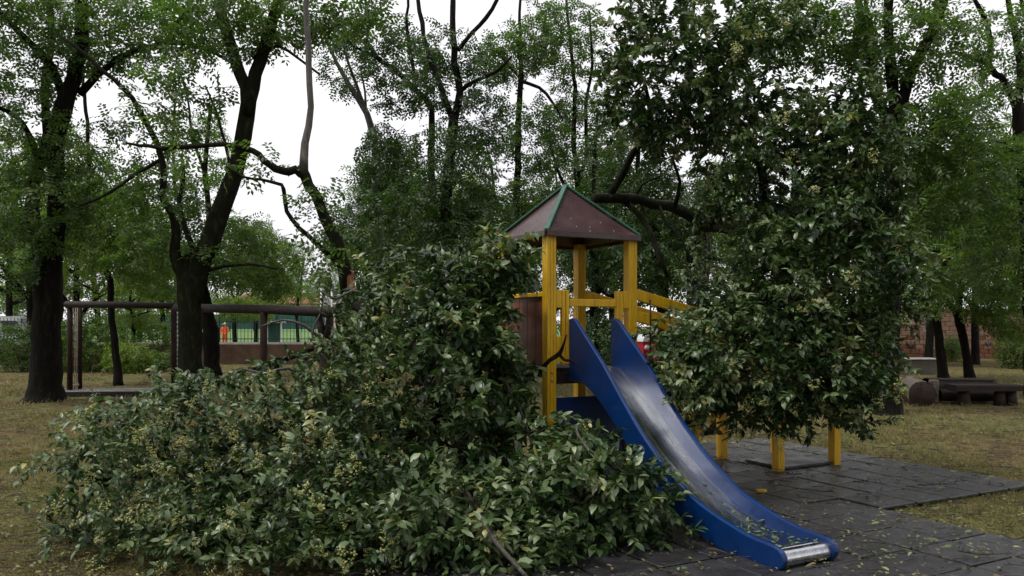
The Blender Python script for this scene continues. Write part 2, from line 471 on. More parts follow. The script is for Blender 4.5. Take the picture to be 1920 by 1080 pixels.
def post_mesh(z1, z0=-0.05, w=0.098):
    """square timber post with two grooves down each face"""
    h = w / 2; g = 0.006; d = 0.006
    side = [(-h + 0.006, -h), (-h / 3 - g / 2, -h), (-h / 3, -h + d), (-h / 3 + g / 2, -h), (h / 3 - g / 2, -h), (h / 3, -h + d), (h / 3 + g / 2, -h), (h - 0.006, -h)]
    ol = []
    for k in range(4):
        c, s = math.cos(k * math.pi / 2), math.sin(k * math.pi / 2)
        ol += [(x * c - y * s, x * s + y * c) for x, y in side]
    return MB().prism(ol, z0, z1, lambda a, b, t: (a, b, t))

for (x, y, z) in ((0, 0, 2.46), (S, 0, 2.46), (0, S, 2.46), (S, S, 2.46)):
    p = post_mesh(z).build('post', M['yellow'], frame); p.location = (x, y, 0)
    for zz in (1.10, 1.17):
        b = MB().tube([(0, -0.049, zz), (0, -0.060, zz), (0, -0.064, zz)], [0.013, 0.012, 0.006], 10)
        b.build('bolt', M['bolt'], p)
X2, X3, YB = 2.87, 3.74, 0.87
for (x, y, z) in ((X2, 0, 1.75), (X3, 0, 1.75), (X2, YB, 1.75), (X3, YB, 1.75)):
    p = post_mesh(z).build('post', M['yellow'], frame); p.location = (x, y, 0)

# platform boards
for k in range(8):
    a = 0.05 + k * (S - 0.1) / 8
    MB().box((a + .004, 0.052, 1.165), (a + (S - 0.1) / 8 - .004, S - 0.052, 1.205), .004).build('floor_board', M['darkwood'], frame)
MB().box((0.05, 0.0, 1.06), (S - 0.05, 0.045, 1.163), .004).build('beam', M['darkwood'], frame)
MB().box((0.05, S - 0.045, 1.06), (S - 0.05, S, 1.163), .004).build('beam', M['darkwood'], frame)

# roof: four panels, fascia, ridge trims
roof = MB()
ev, zt, zl = S / 2 + 0.075, 2.985, 2.455
ccx = ccy = S / 2
apex = (ccx, ccy, zt)
cor = [(ccx - ev, ccy - ev, zl), (ccx + ev, ccy - ev, zl), (ccx + ev, ccy + ev, zl), (ccx - ev, ccy + ev, zl)]
rp = empty('roof'); rp.parent = frame
for k in range(4):
    a, b = Vector(cor[k]), Vector(cor[(k + 1) % 4]); t = Vector(apex)
    n = (b - a).cross(t - a).normalized(); e = 0.016
    sag = 0.012
    rows = []
    for i in range(7):                                     # the sheet bends a little towards the eave
        u = i / 6
        l, r = a.lerp(t, u), b.lerp(t, u)
        off = -n * sag * math.sin(math.pi * u)
        rows.append((l + off, r + off))
    vs = [p for lr in rows for p in lr] + [p - n * e for lr in rows for p in lr]
    m = len(rows) * 2
    fs = [(2 * i, 2 * i + 1, 2 * i + 3, 2 * i + 2) for i in range(6)] + [(m + 2 * i + 2, m + 2 * i + 3, m + 2 * i + 1, m + 2 * i) for i in range(6)]
    fs += [(1, 0, m, m + 1)]
    MB().add(vs, fs).build('roof_panel', M['roof'], rp)
    d = (b - a).normalized(); out = Vector((d.y, -d.x, 0))
    MB().bar(a + out * .006 + Vector((0, 0, -.018)) + d * .01, b + out * .006 + Vector((0, 0, -.018)) - d * .01, 0.018, 0.055).build('fascia', M['roof'], rp)
    tr = (t - a).normalized()
    MB().bar(a + tr * .01 + Vector((0, 0, .006)), t + Vector((0, 0, .008)), 0.05, 0.022, bev=.006).build('ridge_trim', M['green_trim'], rp)
for k in range(6):
    u, v = rnd.uniform(.2, .8), rnd.uniform(.03, .3)
    a, b, t = Vector(cor[0]), Vector(cor[1]), Vector(apex)
    n = (b - a).cross(t - a).normalized()
    p = a.lerp(b, u).lerp(t, v) - n * 0.012 * math.sin(math.pi * v)
    MB().tube([p - n * .004, p + n * .006], [.006, .005], 8).build('rivet', M['chain'], rp)

# guard panels beside the slide, with their slots, and the grab bar between
for (xa, sgn) in ((0.049, 1), (S - 0.049, -1)):
    gp = empty('guard_panel'); gp.parent = frame
    def bx(u0, u1, z0, z1):
        lo, hi = xa + sgn * u0, xa + sgn * u1
        return MB().box((min(lo, hi), -0.045, z0), (max(lo, hi), 0.0, z1), .005)
    bx(0.001, 0.060, 1.76, 1.925).build('plank', M['yellow'], gp)
    bx(0.001, 0.060, 1.26, 1.50).build('plank', M['yellow'], gp)
    bx(0.064, 0.100, 1.24, 1.925).build('plank', M['yellow'], gp)
    bx(0.104, 0.142, 1.24, 1.925).build('plank', M['yellow'], gp)
MB().box((0.195, -0.042, 1.775), (S - 0.195, -0.006, 1.845), .006).build('grab_bar', M['yellow'], frame)

# left side panel with its yellow cap rail; back panel is open
sp = empty('side_panel'); sp.parent = frame
for k in range(5):
    y0 = 0.052 + k * (S - 0.104) / 5
    MB().box((-0.02, y0 + .002, 1.22), (0.02, y0 + (S - .104) / 5 - .002, 1.86), .003).build('board', M['redbrown'], sp)
MB().box((-0.045, 0.052, 1.862), (0.045, S - 0.052, 1.905), .006).build('cap_rail', M['yellow'], sp)

# dark blue panel below the platform
pn = empty('lower_panel'); pn.parent = frame
MB().box((0.052, 0.02, 0.12), (S - 0.052, 0.045, 0.50), .003).build('board', M['blue_dark'], pn)
MB().box((0.052, 0.02, 0.506), (S - 0.052, 0.045, 0.93), .003).build('board', M['blue_dark'], pn)

# slide
slide = empty('slide'); slide.parent = frame
sx0, sx1 = 0.228 * S, 0.748 * S
top_p = [(0.0, 1.655), (0.05, 1.668), (0.10, 1.650), (0.16, 1.605), (0.34, 1.455), (0.56, 1.277), (0.82, 1.03), (1.09, .785), (1.27, .645), (1.43, .535), (1.74, .362), (1.95, .285), (2.18, .228), (2.42, .185), (2.60, .175), (2.68, .160), (2.725, .118), (2.725, .07), (2.69, .028), (2.63, .012)]
bot_p = [(2.45, .014), (2.25, .020), (2.0, .045), (1.74, .125), (1.43, .275), (1.27, .375), (1.09, .50), (0.82, .72), (0.56, .915), (0.40, 1.01), (0.22, 1.08), (0.0, 1.09)]
def dense(pl, st=0.05):
    a = np.array([(x, 0, z, 0) for x, z in pl]); s = smooth_path(a, st)
    return [(p[0], p[2]) for p in s]
top_p = [(l * .95, z) for l, z in top_p]; bot_p = [(l * .95, z) for l, z in bot_p]
outline = dense(top_p) + dense(bot_p)
def side_wall(x0, x1):
    n = len(outline); r = 0.011
    cx_, cz_ = np.mean([p[0] for p in outline]), np.mean([p[1] for p in outline])
    P = np.array(outline)
    tg = np.roll(P, -1, 0) - np.roll(P, 1, 0); tg /= np.linalg.norm(tg, axis=1)[:, None] + 1e-9
    nin = np.stack((-tg[:, 1], tg[:, 0]), 1)                # inward for this winding is checked below
    area = 0.5 * np.sum(P[:, 0] * np.roll(P[:, 1], -1) - np.roll(P[:, 0], -1) * P[:, 1])
    if area < 0: nin = -nin
    rings = [(x0, P + nin * r), (x0 + r * .3, P + nin * r * .3), (x0 + r, P), (x1 - r, P), (x1 - r * .3, P + nin * r * .3), (x1, P + nin * r)]
    vs, fs = [], []
    for x, Q in rings: vs += [(x, -0.035 - q[0], q[1]) for q in Q]
    for k in range(5):
        for i in range(n):
            j = (i + 1) % n
            fs.append((k * n + i, k * n + j, (k + 1) * n + j, (k + 1) * n + i))
    fs += [tuple(range(n - 1, -1, -1)), tuple(5 * n + i for i in range(n))]
    return MB().add(vs, fs)
side_wall(sx0 - 0.02, sx0 + 0.024).build('side_wall', M['blue'], slide)
side_wall(sx1 - 0.024, sx1 + 0.02).build('side_wall', M['blue'], slide)
bed_p = [(-0.02, 1.21), (0.12, 1.205), (0.25, 1.18), (0.40, 1.105), (0.56, 1.0), (0.82, .80), (1.09, .60), (1.27, .48), (1.43, .385), (1.74, .235), (2.0, .158), (2.25, .122), (2.48, .120), (2.60, .132)]
bed_p = [(l * .95, z) for l, z in bed_p]
bd = dense(bed_p, 0.04)
arc = [(2.505 + 0.06 * math.sin(a), 0.08 + 0.06 * math.cos(a)) for a in np.linspace(-0.5, 3.9, 18)]
def sheet(path, x0, x1, nx):
    vs, fs = [], []
    for (l, z) in path:
        for k in range(nx + 1):
            vs.append((x0 + (x1 - x0) * k / nx, -0.035 - l, z))
    for i in range(len(path) - 1):
        for k in range(nx):
            a = i * (nx + 1) + k
            fs.append((a, a + 1, a + nx + 2, a + nx + 1))
    return MB().add(vs, fs, True)
b = sheet(bd + [(l, z - .02) for l, z in reversed(bd)], sx0 + .0245, sx1 - .0245, 6); b.build('slide_bed', M['steel'], slide)
sheet(arc, sx0 + .0245, sx1 - .0245, 6).build('end_bar', M['steel'], slide)

# ramp to the second platform: two rails a side, floor boards, hanging black ropes
ramp_part = empty('ramp'); ramp_part.parent = frame
zr0, zr1 = 1.185, 0.78
for y, zu in ((0.0, 1.925), (0.0, 1.715), (S - 0.03, 1.94)):
        x0_ = S + 0.05; x1_ = X2 - 0.05; sl = -0.235
        MB().bar((x0_, y, zu - .02), (x1_, y, zu - .02 + sl * (x1_ - x0_)), 0.04, 0.105).build('rail', M['yellow'], ramp_part)
for k in range(13):
    a = (k + .5) / 13; x = S + 0.06 + a * (X2 - S - .12)
    MB().box((x - .066, .05, zr0 + (zr1 - zr0) * a - .02), (x + .066, S - .08, zr0 + (zr1 - zr0) * a + .016), .004).build('floor_board', M['darkwood'], ramp_part)
for x in (S + .22, S + .46, S + .9, S + 1.3):
    z = 1.90 - .235 * (x - S)
    MB().tube([(x, -.024, z), (x + .004, -.03, z - .25), (x - .006, -.026, z - .62)], [.008, .007, .007], 6).build('rope', M['black'], ramp_part)
MB().bar((X2 - .45, YB, .28), (X2 - .055, YB, .62), .045, .09).build('brace', M['yellow'], ramp_part)
p_ = post_mesh(.86).build('support_post', M['yellow'], ramp_part); p_.location = (X2 - .42, S - .03, 0)
for k in range(6):
    a = X2 + .05 + k * (X3 - X2 - .1) / 6
    MB().box((a + .004, .05, .75), (a + (X3 - X2 - .1) / 6 - .004, YB - .05, .79), .004).build('floor_board', M['darkwood'], frame)
MB().box((X2 + .05, -.03, 1.55), (X3 - .05, .01, 1.65), .005).build('rail', M['yellow'], frame)
MB().box((X2 + .05, YB - .01, 1.55), (X3 - .05, YB + .03, 1.65), .005).build('rail', M['yellow'], frame)
MB().box((X2 + .055, -.02, .036), (X3 - .055, .55, .066), .004).build('ground_board', M['tile'], frame)

# small red and white rocker behind the slide
rk = empty('spring_rocker', W(1210, 800, 9.9) * (1, 1, 0), 0.25, 'red plastic spring rocker with rounded white top behind the slide', 'rocker')
zt_ = 1.49
def rbody(z0, z1, m, nm, w=0.10, d=0.16, top=0.0):
    ol = [(-w, z0), (w, z0), (w * .92, z1 - top), (w * .6, z1 - top * .25), (0, z1), (-w * .6, z1 - top * .25), (-w * .92, z1 - top)]
    if top == 0: ol = [(-w, z0), (w, z0), (w * .92, z1), (-w * .92, z1)]
    MB().prism(ol, -d, d, lambda a, b, t: (a, t, b)).build(nm, m, rk)
rbody(1.02, 1.40, M['toyred'], 'body'); rbody(1.402, zt_, M['white'], 'top', .105, .165, .06)
MB().tube([(-.05, -.162, 1.33), (-.05, -.17, 1.33)], [.035, .03], 12).build('emblem', M['white'], rk)
MB().box((-.02, -.1, .60), (.02, .1, 1.02), .004).build('stem', M['black'], rk)
hx = [(.09 * math.cos(t), .09 * math.sin(t), .04 + t * .0149) for t in np.linspace(0, 12 * math.pi, 120)]
MB().tube(hx, [.012] * len(hx), 6).build('spring', M['black'], rk)

# ------------------------------------------------------------------ leaves: templates and scatter
def leaf_template(L=1.0, w=0.46, curl=0.10, fold=0.16):
    v = np.array([(0, 0, 0), (0.30, 0, 0.02), (0.68, 0, 0.01), (1.0, 0, -curl),
                  (0.24, w * .43, fold * .5), (0.62, w * .46, fold * .5 - curl * .3), (0.24, -w * .43, fold * .5), (0.62, -w * .46, fold * .5 - curl * .3)]) * L
    t = np.array([(0, 1, 4), (1, 2, 5), (1, 5, 4), (2, 3, 5), (0, 6, 1), (1, 6, 7), (1, 7, 2), (2, 7, 3)])
    return v, t

def spray_template(n_pairs, length, lw, ll, seed):
    r = np.random.default_rng(seed)
    vs, fs = [], []
    def leaflet(o, d, n):
        s = np.cross(n, d)
        b = len(vs)
        l, w = ll * r.uniform(.8, 1.15), lw * r.uniform(.85, 1.1)
        vs.extend([o, o + d * l * .5 + s * w * .5, o + d * l - n * l * .12, o + d * l * .5 - s * w * .5])
        fs.append((b, b + 1, b + 2, b + 3))
    for i in range(n_pairs):
        x = length * (i + .6) / n_pairs
        o = np.array((x, 0, -0.25 * length * (x / length) ** 2))
        for sg in (1, -1):
            d = np.array((.45 + r.uniform(-.15, .15), sg, r.uniform(-.5, .15))); d /= np.linalg.norm(d)
            n = np.array((r.uniform(-.3, .3), r.uniform(-.3, .3), 1.0)); n -= d * n.dot(d); n /= np.linalg.norm(n)
            leaflet(o, d, n)
    leaflet(np.array((length, 0, -.25 * length)), np.array((.9, 0, -.4)), np.array((.4, 0, .9)))
    return np.array(vs), np.array(fs)

def scatter(tv, tf, org, frames, scale):
    """verts, polys of every copy of the template"""
    N, k = len(org), len(tv)
    vs = org[:, None, :] + np.einsum('ki,nij->nkj', tv, frames) * scale[:, None, None]
    fs = tf[None] + (np.arange(N) * k)[:, None, None]
    return vs.reshape(-1, 3), fs.reshape(-1, tf.shape[1])

def frames_from(d, up):
    """rows: x along d, z near up"""
    d = d / (np.linalg.norm(d, axis=1)[:, None] + 1e-9)
    y = np.cross(up, d); y /= np.linalg.norm(y, axis=1)[:, None] + 1e-9
    z = np.cross(d, y)
    return np.stack((d, y, z), 1)

def ellipsoid_points(c, r, n, g, shell=0.35):
    v = g.normal(size=(n, 3)); v /= np.linalg.norm(v, axis=1)[:, None]
    rad = g.uniform(size=n) ** (1 / 3.0)
    rad = rad * (1 - shell) + shell * g.uniform(.75, 1.0, size=n)
    return np.asarray(c) + v * rad[:, None] * np.asarray(r)

def clumped_points(c, r, n, g, shell, per=13, sig=.15):
    C = ellipsoid_points(c, r, max(3, n // per), g, shell)
    P = C[g.integers(0, len(C), size=n)] + g.normal(size=(n, 3)) * sig
    q = np.sum(((P - np.asarray(c)) / np.asarray(r)) ** 2, axis=1)
    return P[q < 1.12]

def grow(nodes, node_r, targets, g, sag=0.06, step=0.22, wob=0.12, maxr=0.02):
    """attach every target to the nearest node; returns twig polylines with radii, extending the node set"""
    cap = len(nodes) + len(targets) * 24
    N = np.zeros((cap, 3)); R = np.zeros(cap); k = len(nodes)
    N[:k] = nodes; R[:k] = node_r
    d0 = np.array([np.min(np.sum((nodes - t) ** 2, axis=1)) for t in targets])
    twigs = []
    for i in np.argsort(d0):
        t = targets[i]
        dd = np.sum((N[:k] - t) ** 2, axis=1)
        j = int(np.argmin(dd)); p = N[j].copy(); L = math.sqrt(dd[j])
        if L < 0.06: continue
        c = (p + t) / 2 + g.normal(size=3) * wob * L + np.array((0, 0, sag * L))
        n = int(min(18, max(4, L / step + 2)))
        s = np.linspace(0, 1, n)[:, None]
        q = p * (1 - s) ** 2 + 2 * c * s * (1 - s) + t * s * s
        q[1:-1] += g.normal(size=(n - 2, 3)) * 0.02 * L
        r0 = min(R[j] * 0.75 + .001, 0.004 + 0.0075 * L, maxr)
        rad = r0 + (0.0026 - r0) * np.linspace(0, 1, n)
        twigs.append((q, rad))
        m = n - 1
        if k + m < cap:
            N[k:k + m] = q[1:]; R[k:k + m] = rad[1:]; k += m
    return twigs

def twig_mesh(name, twigs, sides=3):
    """all fine twigs of one plant as one mesh, vectorised a twig at a time"""
    V_, F_, base = [], [], 0
    ang = np.linspace(0, 2 * math.pi, sides, endpoint=False)
    for q, r in twigs:
        t = np.gradient(q, axis=0); t /= np.linalg.norm(t, axis=1)[:, None] + 1e-9
        a = np.cross(t, np.array((0.31, 0.22, 0.93))); a /= np.linalg.norm(a, axis=1)[:, None] + 1e-9
        b = np.cross(t, a)
        ring = q[:, None, :] + (np.cos(ang)[None, :, None] * a[:, None, :] + np.sin(ang)[None, :, None] * b[:, None, :]) * r[:, None, None]
        n = len(q)
        V_.append(ring.reshape(-1, 3))
        i = np.arange(n - 1)[:, None] * sides; k = np.arange(sides)[None, :]; k2 = (k + 1) % sides
        F_.append(np.stack((i + k, i + k2, i + sides + k2, i + sides + k), -1).reshape(-1, 4) + base)
        base += n * sides
    return np_mesh(name, np.concatenate(V_), np.concatenate(F_), 4, True)

def limb_path(spec, Y0, Y1=None, step=0.25):
    """pixel polyline (px, py, width) at distance Y0..Y1 -> world path with radii"""
    Y1 = Y0 if Y1 is None else Y1
    n = len(spec)
    pts = []
    for i, s in enumerate(spec):
        Y = s[3] if len(s) > 3 else Y0 + (Y1 - Y0) * i / max(1, n - 1)
        w = W(s[0], s[1], Y)
        pts.append((w[0], w[1], w[2], 0.5 * s[2] * Y / F))
    P = smooth_path(pts, step)
    j = np.random.default_rng(int(abs(spec[0][0]) * 7 + abs(spec[-1][1])))
    if len(P) > 6:
        P[2:-2, :3] += j.normal(size=(len(P) - 4, 3)) * np.minimum(P[2:-2, 3:4] * .16 + .004, .013)
        P[2:-2, 3] *= 1 + .035 * j.normal(size=len(P) - 4)
    return P

SPR = [spray_template(4, .27, .048, .094, s) for s in (1, 2, 3)]
SPR_SMALL = [spray_template(3, .15, .028, .054, s) for s in (4, 5)]
LEAF = leaf_template()

def sprays_on(twigs, g, per_m, start=0.3, templates=SPR, scale=(0.8, 1.3), droop=0.25, mat=None):
    """leaf sprays along the outer part of the twigs"""
    O, D = [], []
    for q, r in twigs:
        seg = np.linalg.norm(np.diff(q, axis=0), axis=1); L = seg.sum()
        n = max(2, g.poisson(per_m * L * (1 - start)) + 1)
        u = start + (1 - start) * g.uniform(size=n); u[0] = 1.0
        cum = np.concatenate(([0], np.cumsum(seg))) / L
        P = np.stack([np.interp(u, cum, q[:, i]) for i in range(3)], 1)
        ax = q[-1] - q[-2]; ax /= np.linalg.norm(ax) + 1e-9
        d = g.normal(size=(n, 3)) * (0.9, 0.9, 0.45) + ax * 0.7
        d[:, 2] -= droop
        O.append(P + g.normal(size=(n, 3)) * 0.03); D.append(d)
    O = np.concatenate(O); D = np.concatenate(D)
    up = g.normal(size=D.shape) * 0.45 + np.array((0, 0, 1.0))
    fr = frames_from(D, up)
    sc = g.uniform(scale[0], scale[1], size=len(O))
    pick = g.integers(0, len(templates), size=len(O))
    V_, F_, base = [], [], 0
    for k, (tv, tf) in enumerate(templates):
        sel = pick == k
        v, f = scatter(tv, tf, O[sel], fr[sel], sc[sel])
        V_.append(v); F_.append(f + base); base += len(v)
    return np.concatenate(V_), np.concatenate(F_)

TRI = [0]
def tree(name, label, limbs, clouds, leaf='robinia', bark='bark', per_m=9, templates=SPR, scale=(0.8, 1.3), seed=1, group=None, start=.3, maxr=.03, wob=.12):
    """limbs: list of (part name, pixel polyline, Y0, Y1); clouds: (px, py, rx, ry, Y, depth radius, n)"""
    g = np.random.default_rng(seed)
    paths = [(l[0], limb_path(l[1], l[2], l[3])) for l in limbs]
    barks = [l[4] if len(l) > 4 else bark for l in limbs]
    base = paths[0][1][0]
    root = empty(name, (base[0], base[1], 0), 0, label, 'tree', group)
    for i, (nm, P) in enumerate(paths):
        big = P[:, 3].max() > .08
        mb = MB().tube(P[:, :3], P[:, 3] * (.87 if big else 1), 16 if big else 8, 0.05 if big else .04, seed + i)
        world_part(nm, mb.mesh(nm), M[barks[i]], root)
    nodes = np.concatenate([P[len(P) // (2 if k == 0 and len(paths) > 1 else 5):, :3] for k, (_, P) in enumerate(paths)])
    nr = np.concatenate([P[len(P) // (2 if k == 0 and len(paths) > 1 else 5):, 3] for k, (_, P) in enumerate(paths)])
    tg = []
    for (px, py, rx, ry, Y, dr, n) in clouds:
        tg.append(ellipsoid_points(W(px, py, Y), (rx * Y / F, dr, ry * Y / F), int(n * 1.25), g))
    tg = np.concatenate(tg)
    tg = tg[tg[:, 2] > 0.4]
    tw = grow(nodes, nr, tg, g, maxr=maxr, wob=wob)
    o = world_part('twigs', twig_mesh('twigs', tw), M['twig'], root); o['kind'] = 'stuff'
    v, f = sprays_on(tw, g, per_m * 2.35, start, templates, scale)
    TRI[0] += len(f) * 2
    o = world_part('crown', np_mesh('crown', v, f, 4), M[leaf], root); o['kind'] = 'stuff'
    return root

# ------------------------------------------------------------------ standing trees, nearest first
tree('forked_tree', 'large dark tree at the far left with a forked trunk', [
    ('trunk', [(84, 756, 98), (85, 745, 78), (86, 720, 66), (88, 650, 58), (90, 560, 58), (91, 510, 58), (92, 480, 34), (92, 465, 12)], 17, 17),
    ('limb', [(92, 575, 34), (84, 515, 40), (71, 450, 34), (62, 385, 30), (70, 320, 24), (88, 250, 20), (84, 170, 17), (95, 70, 14), (90, -60, 10)], 17, 17.6),
    ('limb', [(90, 580, 34), (98, 515, 41), (104, 440, 36), (108, 350, 32), (102, 285, 33), (120, 205, 36), (138, 150, 31), (154, 75, 27), (152, 0, 24), (150, -120, 18)], 17, 16.5),
    ('limb', [(122, 190, 20), (104, 140, 17), (88, 115, 16), (50, 75, 14), (25, 50, 12), (-10, 10, 10)], 17, 16),
    ('limb', [(150, 175, 17), (185, 140, 14), (215, 115, 13), (265, 90, 12), (330, 79, 11), (380, 88, 9), (430, 115, 6)], 16.8, 15.8),
    ('limb', [(70, 300, 15), (55, 255, 12), (35, 225, 11), (0, 203, 9), (-50, 190, 7)], 17, 16),
], [(60, 60, 130, 110, 16.6, 1.6, 130), (180, 40, 150, 90, 16.5, 1.6, 130), (30, 250, 100, 120, 16.5, 1.5, 110),
    (300, 50, 130, 60, 16, 1.2, 70), (70, 380, 110, 100, 16.5, 1.4, 110), (190, 300, 80, 120, 17, 1.3, 50), (20, 470, 60, 80, 16.5, 1, 40)], per_m=8.2, seed=11)

tree('slender_tree', 'slender dark tree in front of the yellow-green bush', [
    ('trunk', [(222, 725, 22), (220, 700, 17), (214, 640, 15), (207, 565, 13), (205, 525, 13), (187, 487, 14), (170, 445, 11), (163, 400, 9), (166, 300, 8), (160, 190, 7), (150, 60, 5)], 21.5, 21.5),
    ('limb', [(186, 485, 7), (220, 440, 6), (250, 380, 5), (262, 320, 4)], 21.5, 20.5),
], [(200, 420, 110, 80, 21.5, 1.6, 130), (140, 330, 80, 100, 21.5, 1.4, 70), (250, 470, 90, 60, 21, 1.3, 80)], per_m=12, seed=12, leaf='far_leaf')

tree('leaning_tree', 'thick dark tree with a leaning limb behind the fallen foliage', [
    ('trunk', [(357, 772, 82), (357, 745, 62), (357, 700, 52), (357, 640, 50), (356, 560, 51), (354, 515, 50), (352, 490, 30), (352, 478, 10)], 15.5, 15.5),
    ('limb', [(358, 570, 40), (367, 520, 45), (380, 485, 43), (402, 430, 41), (430, 350, 37), (450, 290, 34), (462, 220, 33), (467, 170, 30), (468, 148, 10)], 15.5, 15.2),
    ('limb', [(464, 215, 26), (461, 165, 27), (442, 112, 25), (426, 60, 23), (412, 0, 22), (396, -100, 17)], 15.2, 15.4),
    ('limb', [(464, 215, 26), (474, 165, 27), (490, 112, 24), (508, 55, 23), (524, 0, 23), (548, -100, 17)], 15.2, 14.8),
    ('limb', [(356, 560, 30), (344, 515, 34), (328, 480, 23), (331, 440, 18), (322, 400, 15), (303, 365, 14), (308, 330, 14), (300, 290, 13), (284, 250, 12), (262, 205, 11), (230, 165, 10), (195, 135, 9), (165, 105, 8), (110, 65, 6)], 15.5, 14.5),
    ('limb', [(366, 500, 18), (361, 460, 13), (344, 415, 10), (338, 370, 9), (346, 335, 8), (340, 290, 6)], 15.6, 16),
    ('limb', [(475, 110, 8), (520, 85, 6), (560, 110, 5), (600, 140, 4)], 15, 14.4),
    ('limb', [(300, 300, 7), (250, 330, 6), (200, 365, 6), (150, 385, 4)], 15, 14.5),
    ('limb', [(380, 510, 7), (420, 500, 6), (470, 495, 5), (520, 505, 3)], 15.5, 15),
], [(300, 400, 90, 110, 15.8, 1.2, 80), (420, 40, 110, 70, 15, 1.3, 90), (540, 20, 100, 50, 14.6, 1, 60), (330, 190, 90, 90, 15, 1.2, 45), (430, 470, 70, 70, 16, 1, 50), (660, 10, 90, 45, 14.5, .8, 45)], per_m=8, seed=13, bark='bark_mossy')

snap = tree('snapped_tree', 'bare grey tree with a snapped trunk showing orange splintered wood', [
    ('trunk', [(664, 770, 50), (662, 690, 38), (660, 630, 36), (657, 578, 34)], 13, 13),
    ('limb', [(650, 545, 27), (645, 500, 29), (632, 460, 26), (610, 410, 23), (590, 365, 21), (572, 332, 22), (567, 310, 19)], 13, 13),
    ('limb', [(569, 320, 18), (572, 270, 14), (582, 200, 12.5), (580, 120, 11.5), (577, 50, 11), (574, -60, 10)], 13, 13.1, 'bark_grey'),
    ('limb', [(574, 330, 17), (552, 321, 16), (530, 320, 15), (505, 310, 14), (485, 290, 12), (460, 278, 12), (420, 272, 10), (360, 275, 9), (300, 276, 8), (262, 272, 6), (235, 268, 4)], 13, 12.4),
    ('limb', [(657, 540, 14), (640, 500, 13), (600, 458, 11), (560, 427, 9), (540, 397, 9), (532, 365, 9), (529, 345, 8), (490, 338, 6), (455, 331, 5), (425, 312, 5)], 13, 12.6),
    ('limb', [(652, 520, 10), (640, 560, 9), (632, 600, 8), (640, 640, 7)], 13, 12.8),
], [(600, 420, 70, 90, 13, .8, 34), (420, 300, 120, 30, 12.6, .6, 18), (620, 480, 60, 50, 12.8, .6, 14)], per_m=1.2, seed=14, bark='bark_mossy', start=.6)
# splintered break: long shards of heartwood standing between the stump and the limb
for k in range(16):
    a = k / 16 * 2 * math.pi
    b0 = W(658, 574, 13) + np.array((.11 * math.cos(a), .11 * math.sin(a), -.10))
    ln = rnd.uniform(.30, .78)
    tip = b0 + np.array((-.06 * math.cos(a) - .03, -.04 * math.sin(a), ln))
    w_ = rnd.uniform(.022, .05)
    mb = MB().bar(b0, tip, w_, w_ * .6, up=(math.cos(a), math.sin(a), .1), bev=.004)
    world_part('splinter', mb.mesh('splinter'), M['splinter'], snap)
world_part('heartwood', MB().tube([W(659, 585, 13), W(656, 550, 13), W(652, 515, 13)], [.115, .10, .07], 10, .15, 3).mesh('heartwood'), M['splinter'], snap)

tree('twin_trunk_tree', 'twin-stemmed dark tree standing in the middle behind the fallen foliage', [
    ('trunk', [(842, 760, 34), (840, 640, 26), (838, 500, 24), (836, 400, 24), (844, 289, 23), (851, 215, 22)], 19, 19),
    ('limb', [(851, 225, 17), (862, 173, 15), (852, 115, 14), (849, 35, 12), (852, -60, 9)], 19, 18.6),
    ('limb', [(849, 225, 14), (824, 155, 12), (800, 89, 10), (788, 22, 9), (780, -60, 7)], 19, 19.4),
    ('limb', [(858, 95, 9), (885, 62, 8), (912, 33, 8), (934, 0, 7), (950, -50, 5)], 18.8, 18.2),
    ('limb', [(862, 172, 9), (890, 150, 7), (930, 135, 6), (960, 105, 4)], 19, 18.5),
], [(850, 330, 100, 120, 19, 1.5, 170), (780, 430, 110, 110, 18.5, 1.5, 190), (880, 470, 100, 90, 18.5, 1.3, 150), (840, 130, 90, 80, 19, 1.3, 70), (900, 220, 60, 50, 19, 1, 40)], leaf='robinia_dark', per_m=7.5, seed=15)

tree('crooked_tree', 'dark tree with a crooked stem bending left beside the twin-stemmed one', [
    ('trunk', [(822, 745, 24), (820, 600, 18), (816, 450, 17), (809, 311, 15), (809, 205, 13), (783, 173, 13), (751, 142, 12), (707, 107, 10), (689, 80, 8), (694, 40, 6), (680, -20, 5)], 20.5, 20.5),
    ('limb', [(778, 170, 8), (772, 110, 7), (763, 50, 6), (766, -30, 5)], 20.5, 20.2),
    ('limb', [(705, 106, 6), (660, 85, 5), (640, 60, 4)], 20.5, 20.2),
], [(760, 130, 90, 80, 20.5, 1.4, 75), (720, 310, 60, 80, 20.5, 1.3, 90), (690, 60, 90, 50, 20.5, 1.2, 40)], leaf='robinia_dark', per_m=10, seed=16)

tree('pale_stem_tree', 'pale grey stemmed tree leaning left beside the open patch of sky', [
    ('trunk', [(716, 735, 20), (712, 600, 18), (712, 440, 17), (708, 340, 16), (702, 275, 15), (688, 213, 14), (667, 178, 12), (640, 135, 9), (620, 95, 7), (598, 40, 5)], 22, 22),
    ('limb', [(690, 215, 7), (668, 160, 6), (650, 110, 5), (640, 60, 4)], 22, 21.5),
    ('limb', [(686, 205, 5), (684, 170, 4), (676, 130, 3)], 22, 21.8),
], [(690, 440, 80, 90, 21.5, 1.4, 150), (640, 110, 50, 70, 22, 1, 40), (715, 330, 50, 60, 22, 1, 60)], leaf='robinia_dark', bark='bark_grey', per_m=8, seed=17)

